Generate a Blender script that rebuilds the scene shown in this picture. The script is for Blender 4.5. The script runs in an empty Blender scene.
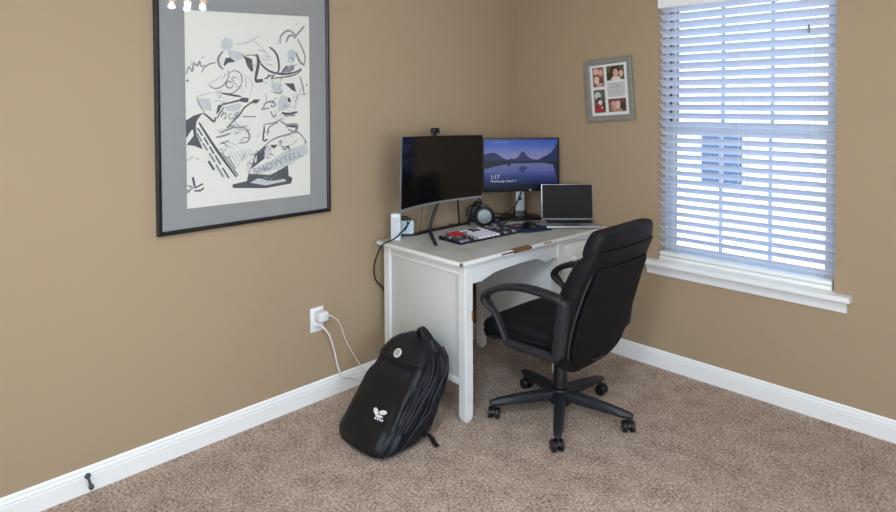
import bpy, bmesh, math, random
from mathutils import Vector, Matrix, noise
random.seed(7)
SC = bpy.context.scene
COL = SC.collection
PI = math.pi
R = math.radians

# ------------------------------------------------------------------ materials
def lin(c):
    if isinstance(c, str):
        c = [int(c[i:i+2], 16)/255 for i in (0, 2, 4)]
    return tuple((x/12.92 if x <= .04045 else ((x+.055)/1.055)**2.4) for x in c) + (1,)

def mat(name, col, rough=.5, metal=0, spec=.5, noise_amt=0, noise_scale=20, bump=0, bump_scale=200, emit=0, sheen=0, coat=0):
    m = bpy.data.materials.new(name); m.use_nodes = True
    nt = m.node_tree; b = nt.nodes['Principled BSDF']
    c = lin(col)
    b.inputs['Base Color'].default_value = c
    b.inputs['Roughness'].default_value = rough
    b.inputs['Metallic'].default_value = metal
    b.inputs['Specular IOR Level'].default_value = spec
    if sheen: b.inputs['Sheen Weight'].default_value = sheen
    if coat: b.inputs['Coat Weight'].default_value = coat
    if emit:
        b.inputs['Emission Color'].default_value = c
        b.inputs['Emission Strength'].default_value = emit
    tc = nt.nodes.new('ShaderNodeTexCoord')
    n = nt.nodes.new('ShaderNodeTexNoise'); n.inputs['Scale'].default_value = noise_scale
    n.inputs['Detail'].default_value = 4
    nt.links.new(tc.outputs['Object'], n.inputs['Vector'])
    if noise_amt:
        mx = nt.nodes.new('ShaderNodeMix'); mx.data_type = 'RGBA'
        mx.inputs['A'].default_value = tuple(max(0, x*(1-noise_amt)) for x in c[:3]) + (1,)
        mx.inputs['B'].default_value = tuple(min(1, x*(1+noise_amt)) for x in c[:3]) + (1,)
        nt.links.new(n.outputs['Fac'], mx.inputs['Factor'])
        nt.links.new(mx.outputs['Result'], b.inputs['Base Color'])
    if bump:
        n2 = nt.nodes.new('ShaderNodeTexNoise'); n2.inputs['Scale'].default_value = bump_scale
        n2.inputs['Detail'].default_value = 3
        nt.links.new(tc.outputs['Object'], n2.inputs['Vector'])
        bp = nt.nodes.new('ShaderNodeBump'); bp.inputs['Strength'].default_value = bump
        bp.inputs['Distance'].default_value = .002
        nt.links.new(n2.outputs['Fac'], bp.inputs['Height'])
        nt.links.new(bp.outputs['Normal'], b.inputs['Normal'])
    return m

def glass_mat(name, rough=.02, gloss=.08, tint=(1, 1, 1, 1)):
    m = bpy.data.materials.new(name); m.use_nodes = True
    nt = m.node_tree; nt.nodes.clear()
    out = nt.nodes.new('ShaderNodeOutputMaterial')
    t = nt.nodes.new('ShaderNodeBsdfTransparent'); t.inputs['Color'].default_value = tint
    g = nt.nodes.new('ShaderNodeBsdfGlossy'); g.inputs['Roughness'].default_value = rough
    ge = nt.nodes.new('ShaderNodeNewGeometry')
    def mth(op, a, b=None, c=None):
        n = nt.nodes.new('ShaderNodeMath'); n.operation = op
        for i, v in enumerate((a, b, c)):
            if v is None: continue
            if isinstance(v, (int, float)): n.inputs[i].default_value = v
            else: nt.links.new(v, n.inputs[i])
        return n.outputs[0]
    dt = nt.nodes.new('ShaderNodeVectorMath'); dt.operation = 'DOT_PRODUCT'
    nt.links.new(ge.outputs['Normal'], dt.inputs[0]); nt.links.new(ge.outputs['Incoming'], dt.inputs[1])
    sch = mth('MULTIPLY_ADD', mth('POWER', mth('SUBTRACT', 1.0, mth('ABSOLUTE', dt.outputs['Value'])), 5.0), .6, .02)
    mx = nt.nodes.new('ShaderNodeMixShader')
    nt.links.new(sch, mx.inputs[0]); nt.links.new(t.outputs[0], mx.inputs[1]); nt.links.new(g.outputs[0], mx.inputs[2])
    nt.links.new(mx.outputs[0], out.inputs[0])
    return m

def carpet_mat():
    m = bpy.data.materials.new('carpet_pile'); m.use_nodes = True
    nt = m.node_tree; b = nt.nodes['Principled BSDF']; L = nt.links
    b.inputs['Roughness'].default_value = .95; b.inputs['Specular IOR Level'].default_value = .1
    b.inputs['Sheen Weight'].default_value = .15
    tc = nt.nodes.new('ShaderNodeTexCoord')
    def nz(s, d=3, r=.6):
        n = nt.nodes.new('ShaderNodeTexNoise'); n.inputs['Scale'].default_value = s; n.inputs['Detail'].default_value = d
        n.inputs['Roughness'].default_value = r
        L.new(tc.outputs['Object'], n.inputs['Vector']); return n
    n1 = nz(88, 4, .75); n2 = nz(9, 3); n3 = nz(230, 2)
    cr = nt.nodes.new('ShaderNodeValToRGB')
    e = cr.color_ramp.elements
    e[0].position = .36; e[0].color = lin('6a5544')
    e[1].position = .64; e[1].color = lin('e2cdb9')
    x = e.new(.44); x.color = lin('a48b79')
    x = e.new(.54); x.color = lin('c1a997')
    ad = nt.nodes.new('ShaderNodeMath'); ad.operation = 'MULTIPLY_ADD'; ad.inputs[1].default_value = .25; 
    L.new(n2.outputs['Fac'], ad.inputs[0])
    sb = nt.nodes.new('ShaderNodeMath'); sb.operation = 'ADD'; sb.inputs[1].default_value = -.125
    L.new(n1.outputs['Fac'], sb.inputs[0]); L.new(sb.outputs[0], ad.inputs[2])
    L.new(ad.outputs[0], cr.inputs[0]); L.new(cr.outputs[0], b.inputs['Base Color'])
    h = nt.nodes.new('ShaderNodeMath'); h.operation = 'ADD'
    L.new(n1.outputs['Fac'], h.inputs[0]); L.new(n3.outputs['Fac'], h.inputs[1])
    bp = nt.nodes.new('ShaderNodeBump'); bp.inputs['Strength'].default_value = .7; bp.inputs['Distance'].default_value = .012
    L.new(h.outputs[0], bp.inputs['Height']); L.new(bp.outputs['Normal'], b.inputs['Normal'])
    return m

def desk_paint():
    m = mat('worn_white_paint', 'e6e6e2', .38, bump=.15, bump_scale=60)
    nt = m.node_tree; b = nt.nodes['Principled BSDF']; L = nt.links
    tc = nt.nodes.new('ShaderNodeTexCoord')
    n = nt.nodes.new('ShaderNodeTexNoise'); n.inputs['Scale'].default_value = 14; n.inputs['Detail'].default_value = 8; n.inputs['Roughness'].default_value = .7
    L.new(tc.outputs['Object'], n.inputs['Vector'])
    cr = nt.nodes.new('ShaderNodeValToRGB'); e = cr.color_ramp.elements
    e[0].position = .0; e[0].color = lin('8a6a45'); e[1].position = .285; e[1].color = lin('e8e8e5')
    x = e.new(.265); x.color = lin('a88b66')
    L.new(n.outputs['Fac'], cr.inputs[0]); L.new(cr.outputs[0], b.inputs['Base Color'])
    return m

def slat_mat():
    m = bpy.data.materials.new('blind_vinyl'); m.use_nodes = True
    nt = m.node_tree; nt.nodes.clear(); L = nt.links
    out = nt.nodes.new('ShaderNodeOutputMaterial')
    p = nt.nodes.new('ShaderNodeBsdfPrincipled'); p.inputs['Base Color'].default_value = lin('eeeff2'); p.inputs['Roughness'].default_value = .4
    t = nt.nodes.new('ShaderNodeBsdfTranslucent'); t.inputs['Color'].default_value = lin('cfe0f5')
    mx = nt.nodes.new('ShaderNodeMixShader'); mx.inputs[0].default_value = .28
    L.new(p.outputs[0], mx.inputs[1]); L.new(t.outputs[0], mx.inputs[2]); L.new(mx.outputs[0], out.inputs[0])
    return m

M = dict(
    wall=mat('tan_wall_paint', 'ac967a', .75, spec=.25, bump=.10, bump_scale=160, noise_amt=.02, noise_scale=3),
    ceil=mat('ceiling_paint', 'f2f0ea', .9, bump=.2, bump_scale=90),
    trim=mat('white_trim_paint', 'f6f7f5', .35, bump=.03, bump_scale=40),
    carpet=carpet_mat(), desk=desk_paint(),
    deskplain=mat('white_panel_paint', 'd2d3cf', .45, noise_amt=.03, noise_scale=6, bump=.08, bump_scale=50),
    desktop=mat('worn_grey_white_top', 'bdbdb7', .45, noise_amt=.28, noise_scale=9, bump=.08, bump_scale=50),
    bare=mat('bare_wood', '7d5a34', .7, noise_amt=.35, noise_scale=60),
    redwood=mat('reddish_bare_wood', '7a3b2a', .7, noise_amt=.3, noise_scale=60),
    frame_black=mat('black_lacquer_frame', '0f1013', .35),
    mat_gray=mat('grey_mat_board', '949594', .85, noise_amt=.03, noise_scale=80),
    paper=mat('drawing_paper', 'e6e4da', .8, noise_amt=.02, noise_scale=10),
    ink1=mat('pale_grey_wash', 'c8cbca', .8, noise_amt=.12, noise_scale=70),
    ink2=mat('grey_ink', '8d9093', .8, noise_amt=.3, noise_scale=90),
    ink3=mat('dark_ink', '55585d', .8, noise_amt=.35, noise_scale=90),
    ink4=mat('pinkish_wash', 'd6ced2', .8),
    glass=glass_mat('picture_glass', .03), pane=glass_mat('window_glass', 0),
    slat=slat_mat(), cord_white=mat('white_cord', 'f0efeb', .5),
    vinyl=mat('white_window_vinyl', 'cfd4db', .4),
    gray_frame=mat('grey_wood_frame', '87857d', .55, noise_amt=.15, noise_scale=40),
    mat_white=mat('white_mat_board', 'e9e8e6', .85),
    plastic=mat('black_plastic', '141518', .4, bump=.05, bump_scale=300),
    plastic_soft=mat('charcoal_plastic', '202227', .5, bump=.08, bump_scale=300),
    fabric=mat('black_upholstery', '0c0d11', .65, bump=.35, bump_scale=420, spec=.3),
    nylon=mat('black_nylon', '171820', .5, bump=.45, bump_scale=160, spec=.35),
    nylon2=mat('dark_ripstop', '0b0c10', .5, bump=.3, bump_scale=300, spec=.4),
    seam=mat('grey_seam', '3a3b40', .7),
    screen=mat('black_screen', '0b0a0b', .12, spec=.5),
    silver=mat('silver_metal', 'b4b8bb', .35, metal=.6),
    silver_dk=mat('dark_silver', '7c8084', .4, metal=.6),
    white_pl=mat('white_plastic', 'eceef0', .35),
    blue_white=mat('pale_blue_plastic', 'c9dbe6', .35),
    red=mat('red_keycap', 'b02436', .45), key_w=mat('white_keycap', 'd4d5de', .45), key_b=mat('black_keycap', '2b2c33', .45),
    key_g=mat('grey_keycap', '7d7f88', .45), key_m=mat('maroon_keycap', '5c2a33', .45),
    pad=mat('blue_mouse_pad', '16294f', .8, noise_amt=.4, noise_scale=30),
    teal=mat('teal_edge', '1c5a5c', .7),
    logo=mat('white_print', 'e2e3e5', .6), brass=mat('aged_brass', '9b7a45', .35, metal=.9),
    rubber=mat('grey_rubber', '4a4f55', .6), tassel=mat('grey_tassel', '8e8f9c', .5),
)
M['bulb'] = mat('warm_bulb_glass', 'ffd9a0', .3, emit=14)
M['diffuser'] = mat('fill_diffuser', 'fff4e6', .5, emit=3)  # glow of the added ceiling fill

# ------------------------------------------------------------------ helpers
def finish(name, bm, m, parent=None, smooth=True, angle=40, doubles=True):
    if doubles: bmesh.ops.remove_doubles(bm, verts=bm.verts, dist=1e-5)
    bmesh.ops.recalc_face_normals(bm, faces=bm.faces)
    me = bpy.data.meshes.new(name); bm.to_mesh(me); bm.free()
    ms = m if isinstance(m, (list, tuple)) else [m]
    for x in ms: me.materials.append(x)
    if smooth:
        for p in me.polygons: p.use_smooth = True
        me.set_sharp_from_angle(angle=R(angle))
    o = bpy.data.objects.new(name, me); COL.objects.link(o)
    if parent: o.parent = parent
    return o

def tag(o, label=None, cat=None, group=None, kind=None):
    if label: o['label'] = label
    if cat: o['category'] = cat
    if group: o['group'] = group
    if kind: o['kind'] = kind
    return o

def thing(name, label, cat, loc=(0, 0, 0), rz=0, group=None, kind=None):
    o = bpy.data.objects.new(name, None); COL.objects.link(o)
    o.location = loc; o.rotation_euler = (0, 0, rz); o.empty_display_size = .05
    return tag(o, label, cat, group, kind)

def box(bm, x0, x1, y0, y1, z0, z1, bev=0, seg=2, mi=0, rot=None):
    t = bmesh.new()
    vs = [t.verts.new((x, y, z)) for x in (x0, x1) for y in (y0, y1) for z in (z0, z1)]
    for f in ((0, 1, 3, 2), (4, 6, 7, 5), (0, 4, 5, 1), (2, 3, 7, 6), (0, 2, 6, 4), (1, 5, 7, 3)):
        t.faces.new([vs[i] for i in f])
    bmesh.ops.recalc_face_normals(t, faces=t.faces)
    if bev: bmesh.ops.bevel(t, geom=list(t.edges), offset=bev, segments=seg, profile=.5, affect='EDGES')
    if rot is not None: bmesh.ops.transform(t, matrix=rot, verts=t.verts)
    merge(bm, t, mi)

def merge(bm, t, mi=0):
    mp = {}
    for v in t.verts: mp[v] = bm.verts.new(v.co)
    for f in t.faces:
        try:
            nf = bm.faces.new([mp[v] for v in f.verts]); nf.material_index = mi
        except ValueError: pass
    t.free()

def loft(bm, loops, closed=False, cap=True, mi=0, ring=True):
    vs = [[bm.verts.new(p) for p in l] for l in loops]
    n = len(vs[0]); k = len(vs)
    for i in range(k if closed else k-1):
        a, b = vs[i], vs[(i+1) % k]
        for j in range(n if ring else n-1):
            f = bm.faces.new((a[j], a[(j+1) % n], b[(j+1) % n], b[j])); f.material_index = mi
    if cap and not closed and ring:
        for l in (vs[0], vs[-1]):
            try: bm.faces.new(l).material_index = mi
            except ValueError: pass

def tube(bm, pts, r, n=8, closed=False, mi=0, smooth=0):
    pts = [Vector(p) for p in pts]
    if smooth: pts = spline(pts, smooth, closed)
    k = len(pts); rs = r if isinstance(r, (list, tuple)) else [r]*k
    if len(rs) != k: rs = [rs[min(len(rs)-1, int(i*len(rs)/k))] for i in range(k)]
    loops = []; nrm = None
    for i in range(k):
        a = pts[(i-1) % k] if (closed or i) else pts[i]; b = pts[(i+1) % k] if (closed or i < k-1) else pts[i]
        t = (b-a).normalized()
        if nrm is None:
            nrm = t.orthogonal().normalized()
        nrm = (nrm - t*nrm.dot(t)).normalized(); bi = t.cross(nrm)
        loops.append([pts[i] + (nrm*math.cos(2*PI*j/n) + bi*math.sin(2*PI*j/n))*rs[i] for j in range(n)])
    loft(bm, loops, closed=closed, mi=mi)

def spline(pts, m=6, closed=False):
    out = []; k = len(pts)
    for i in range(k if closed else k-1):
        p0 = pts[(i-1) % k] if (closed or i) else pts[i]; p1 = pts[i]; p2 = pts[(i+1) % k]
        p3 = pts[(i+2) % k] if (closed or i+2 < k) else p2
        for j in range(m):
            t = j/m
            out.append(.5*((2*p1) + (p2-p0)*t + (2*p0-5*p1+4*p2-p3)*t*t + (3*p1-p0-3*p2+p3)*t**3))
    if not closed: out.append(pts[-1])
    return out

def lathe(bm, prof, n=24, c=(0, 0, 0), axis='z', mi=0):
    loops = []
    for r, h in prof:
        l = []
        for j in range(n):
            a = 2*PI*j/n; u, v = r*math.cos(a), r*math.sin(a)
            p = (u, v, h) if axis == 'z' else ((h, u, v) if axis == 'x' else (u, h, v))
            l.append((p[0]+c[0], p[1]+c[1], p[2]+c[2]))
        loops.append(l)
    loft(bm, loops, mi=mi)

def sup(cx, cy, z, a, b, e=4, n=40):
    l = []
    for j in range(n):
        t = 2*PI*j/n; c, s = math.cos(t), math.sin(t)
        l.append((cx + a*math.copysign(abs(c)**(2/e), c), cy + b*math.copysign(abs(s)**(2/e), s), z))
    return l

def prism(bm, pts, d, mi=0):      # pts: 3-D polygon, d: extrusion vector
    d = Vector(d); a = [Vector(p) for p in pts]
    loft(bm, [a, [p+d for p in a]], mi=mi)

def sweep_flat(bm, path, ry, rn, cy=0, n=14, closed=False, e=2.6):
    """closed or open path in the xz plane; ry = half width across, rn = half thickness in plane (lists or numbers)"""
    pts = [Vector((p[0], 0, p[1])) for p in path]; k = len(pts); loops = []
    for i in range(k):
        a = pts[(i-1) % k] if (closed or i) else pts[i]; b = pts[(i+1) % k] if (closed or i < k-1) else pts[i]
        t = (b-a).normalized(); nn = Vector((-t.z, 0, t.x))
        A = ry[i] if isinstance(ry, (list, tuple)) else ry; B = rn[i] if isinstance(rn, (list, tuple)) else rn
        l = []
        for j in range(n):
            q = 2*PI*j/n; c, s = math.cos(q), math.sin(q)
            l.append(pts[i] + Vector((0, cy + A*math.copysign(abs(c)**(2/e), c), 0)) + nn*(B*math.copysign(abs(s)**(2/e), s)))
        loops.append(l)
    loft(bm, loops, closed=closed)

def text_mesh(body, size, align='LEFT'):
    cu = bpy.data.curves.new('lettering', 'FONT'); cu.body = body; cu.size = size; cu.align_x = align; cu.resolution_u = 3
    o = bpy.data.objects.new('lettering', cu); COL.objects.link(o)
    dg = bpy.context.evaluated_depsgraph_get(); dg.update()
    me = bpy.data.meshes.new_from_object(o.evaluated_get(dg))
    bpy.data.objects.remove(o); bpy.data.curves.remove(cu)
    bm = bmesh.new(); bm.from_mesh(me); bpy.data.meshes.remove(me)
    return bm

def B(): return bmesh.new()
def dup(root, loc, rz, label=None):
    r = root.copy(); COL.objects.link(r); r.location = loc; r.rotation_euler = (0, 0, rz)
    if label: r['label'] = label
    for ch in list(root.children):
        c = ch.copy(); COL.objects.link(c); c.parent = r
        for g in list(ch.children):
            d = g.copy(); COL.objects.link(d); d.parent = c
    return r
LAMP1, FILL_TOP, FILL_SIDE, FILL_BACK, SUN, SKY, EXPO = 5, 38, 40, 26, 5.0, 2.8, 0.02  # ceiling lamp, three added fill lights, sun, sky, exposure
# ------------------------------------------------------------------ room shell
RX, RY, RZ = 3.9, -4.1, 2.44          # right-hand end, near end, ceiling
WX0, WX1, WZ0, WZ1 = 1.009, 1.875, .605, 2.085   # window opening in wall_right
T = .14
def struct(name, bm, m, **k):
    o = finish(name, bm, m, **k); o['kind'] = 'structure'; return o
b = B(); box(b, -T, RX+T, RY-T, T, -.1, 0); struct('floor', b, M['carpet'], smooth=False)
b = B(); box(b, -T, RX+T, RY-T, T, RZ, RZ+.1); struct('ceiling', b, M['ceil'], smooth=False)
b = B(); box(b, -T, 0, RY-T, T, 0, RZ); struct('wall_left', b, M['wall'], smooth=False)
VY0, VY1, VZ0, VZ1 = -3.55, -1.95, .75, 2.10     # opening added for fill light, out of frame to the right of the camera
b = B(); box(b, RX, RX+T, RY-T, VY0, 0, RZ); box(b, RX, RX+T, VY1, T, 0, RZ); box(b, RX, RX+T, VY0, VY1, 0, VZ0); box(b, RX, RX+T, VY0, VY1, VZ1, RZ)
struct('wall_front', b, M['wall'], smooth=False)
b = B()
for y0, y1, z0, z1 in ((VY0, VY0+.05, VZ0, VZ1), (VY1-.05, VY1, VZ0, VZ1), (VY0+.05, VY1-.05, VZ0, VZ0+.05), (VY0+.05, VY1-.05, VZ1-.05, VZ1), ((VY0+VY1)/2-.025, (VY0+VY1)/2+.025, VZ0+.05, VZ1-.05)):
    box(b, RX+.05, RX+.10, y0, y1, z0, z1, .003)
w2 = struct('fill_window_side', b, M['vinyl'])
b = B(); box(b, RX+.073, RX+.077, VY0+.05, VY1-.05, VZ0+.05, VZ1-.05); finish('pane', b, M['pane'], w2, smooth=False)
UX0, UX1, UZ0, UZ1 = 1.75, 3.45, .60, 2.05     # unseen window added behind the camera to carry fill light
b = B(); box(b, 0, UX0, RY-T, RY, 0, RZ); box(b, UX1, RX, RY-T, RY, 0, RZ); box(b, UX0, UX1, RY-T, RY, 0, UZ0); box(b, UX0, UX1, RY-T, RY, UZ1, RZ)
struct('wall_back', b, M['wall'], smooth=False)
b = B()
for x0, x1, z0, z1 in ((UX0, UX0+.05, UZ0, UZ1), (UX1-.05, UX1, UZ0, UZ1), (UX0+.05, UX1-.05, UZ0, UZ0+.05), (UX0+.05, UX1-.05, UZ1-.05, UZ1), ((UX0+UX1)/2-.025, (UX0+UX1)/2+.025, UZ0+.05, UZ1-.05)):
    box(b, x0, x1, RY-.10, RY-.05, z0, z1, .003)
w3 = struct('fill_window_back', b, M['vinyl'])
b = B(); box(b, UX0+.05, UX1-.05, RY-.077, RY-.073, UZ0+.05, UZ1-.05); finish('pane', b, M['pane'], w3, smooth=False)
b = B()
box(b, 0, WX0, 0, T, 0, RZ); box(b, WX1, RX, 0, T, 0, RZ); box(b, WX0, WX1, 0, T, 0, WZ0); box(b, WX0, WX1, 0, T, WZ1, RZ)
struct('wall_right', b, M['wall'], smooth=False)

BB = [(0, 0), (.010, 0), (.010, .064), (.0085, .066), (.0085, .070), (.0095, .073), (.008, .080), (.006, .083), (.006, .090), (.003, .096), (0, .099)]
b = B(); prism(b, [(x, RY, z) for x, z in BB], (0, -RY, 0)); struct('baseboard_left', b, M['trim'], angle=25)
b = B(); prism(b, [(.0, -x, z) for x, z in BB], (RX, 0, 0)); struct('baseboard_right', b, M['trim'], angle=25)
b = B(); prism(b, [(0, RY+x, z) for x, z in BB], (RX, 0, 0)); struct('baseboard_back', b, M['trim'], angle=25)
b = B(); prism(b, [(RX-x, RY, z) for x, z in BB], (0, -RY, 0)); struct('baseboard_front', b, M['trim'], angle=25)

# window: frame, two sashes with grilles and panes, stool and apron
win = thing('window_1', None, None, (0, 0, 0), kind='structure')
b = B()
box(b, WX0, WX0+.026, .085, T, WZ0, WZ1, .003); box(b, WX1-.026, WX1, .085, T, WZ0, WZ1, .003)
box(b, WX0+.026, WX1-.026, .085, T, WZ1-.03, WZ1, .003); box(b, WX0+.026, WX1-.026, .085, T, WZ0, WZ0+.03, .003)
finish('window_frame', b, M['vinyl'], win)
def sash(z0, z1, y0, y1, nm):
    b = B(); x0, x1 = WX0+.026, WX1-.026; w = .036
    box(b, x0, x0+w, y0, y1, z0, z1, .003); box(b, x1-w, x1, y0, y1, z0, z1, .003)
    box(b, x0+w, x1-w, y0, y1, z0, z0+w, .003); box(b, x0+w, x1-w, y0, y1, z1-w, z1, .003)
    ym = (y0+y1)/2
    for k in (1, 2):
        x = x0+w+(x1-x0-2*w)*k/3; box(b, x-.009, x+.009, ym-.008, ym+.008, z0+w, z1-w, .002)
    z = (z0+z1)/2; box(b, x0+w, x1-w, ym-.006, ym+.006, z-.009, z+.009, .002)
    s = finish('sash', b, M['vinyl'], win)
    b = B(); box(b, x0+w, x1-w, ym-.002, ym+.002, z0+w, z1-w); finish('pane', b, M['pane'], s, smooth=False)
sash(WZ0+.03, 1.365, .088, .108, 'lower'); sash(1.335, WZ1-.03, .112, .132, 'upper')
b = B()
SILL = [(.0, .578), (-.052, .578), (-.058, .583), (-.060, .593), (-.057, .602), (-.050, .607), (.085, .607), (.085, .595), (0, .595)]
prism(b, [(WX0-.0, y, z) for y, z in [(-.0, .5785), (.085, .590), (.085, .607), (0, .607)]], (WX1-WX0, 0, 0))
prism(b, [(.936, y, z) for y, z in [(0, .579), (-.050, .579), (-.057, .583), (-.059, .592), (-.057, .601), (-.050, .606), (0, .606)]], (1.012, 0, 0))
finish('window_sill', b, M['trim'], win, angle=30)
b = B(); prism(b, [(.955, y, z) for y, z in [(0, .578), (-.034, .578), (-.030, .566), (-.022, .556), (-.018, .540), (-.016, .526), (0, .524)]], (.974, 0, 0))
finish('apron', b, M['trim'], win, angle=25)

# blind
bl = thing('window_blind', 'white horizontal two inch slat blind, slats tilted open, filling the window', 'blind', (WX0, .034, WZ0))
W = WX1-WX0
b = B(); box(b, .012, W-.012, -.028, .028, WZ1-WZ0-.05, WZ1-WZ0-.003, .002); finish('headrail', b, M['slat'], bl)
b = B(); prism(b, [(0.004, y, z) for y, z in [(-.032, 1.395), (-.046, 1.400), (-.046, 1.472), (-.040, 1.479), (-.032, 1.479)]], (W-.008, 0, 0)); finish('valance', b, M['trim'], bl, angle=25)
b = B(); tilt = R(38); pitch = .0452; NS = 30
for i in range(NS):
    zc = .083 + i*pitch
    if zc > 1.40: break
    pr = []
    for s, h in ((-.025, 0), (-.015, .0022), (0, .003), (.015, .0022), (.025, 0), (.025, -.0028), (.015, -.0006), (0, .0002), (-.015, -.0006), (-.025, -.0028)):
        # inner (room side, -y) edge raised
        y = s*math.cos(tilt) + h*math.sin(tilt); z = -s*math.sin(tilt) + h*math.cos(tilt)
        pr.append((0.003, y, zc+z))
    prism(b, pr, (W-.006, 0, 0))
finish('slats', b, M['slat'], bl, angle=35)
b = B(); box(b, .006, W-.012, -.027, .027, .0035, .024, .004); box(b, .006, W-.012, -.025, .025, .0275, .047, .004); finish('bottom_rail', b, M['trim'], bl)
for x in (.095, W/2, W-.10):
    b = B()
    for dy in (-.024, .024): tube(b, [(x, dy, .03), (x, dy, 1.43)], .0011, 6)
    tube(b, [(x+.012, 0, .03), (x+.012, 0, 1.43)], .001, 6)
    finish('ladder_cord', b, M['cord_white'], bl)
b = B(); tube(b, [(W-.115, -.036, 1.40), (W-.113, -.037, 1.30), (W-.113, -.037, 1.21)], .0012, 6)
lift = finish('lift_cord', b, M['cord_white'], bl)
b = B(); lathe(b, [(.002, 1.245), (.005, 1.24), (.0065, 1.215), (.006, 1.205), (0.001, 1.203)], 12, (W-.113, -.037, 0)); finish('tassel', b, M['tassel'], lift)

# ------------------------------------------------------------------ outside: pale neighbouring house beyond the window
nb = thing('exterior_house', 'bright pale sided house wall with blue window, seen between the blind slats', 'house', (-.5, 5.4, -1.0))
HM = mat('pale_siding', 'f4f1ef', .8, noise_amt=.03, noise_scale=2)
b = B(); box(b, -5, 5.5, 0, .3, 0, 3.1)
for k in range(16): box(b, -5, 5.5, -.02, .0, .02+k*.186, .03+k*.186)
finish('siding', b, HM, nb, smooth=False)
b = B(); prism(b, [(-5.3, -.10, 3.08), (-5.3, .6, 3.35), (-5.3, .6, 3.4), (-5.3, -.10, 3.14)], (11.1, 0, 0)); finish('roof', b, mat('grey_shingles', 'd3d9e0', .8, noise_amt=.08, noise_scale=8), nb)
b = B(); box(b, -.62, .04, -.05, .0, 1.30, 2.08, .01); f = finish('window_frame', b, M['vinyl'], nb)
b = B(); box(b, -.56, -.02, -.06, -.048, 1.36, 2.02); finish('pane', b, mat('blue_pane', '3d5370', .6), f)
b = B(); box(b, -8, 10, T+.02, 5.4, -1.15, -1.0); gl = finish('ground_outside', b, mat('pale_concrete', 'dcdad4', .9, noise_amt=.05), smooth=False); gl['kind'] = 'structure'

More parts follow.
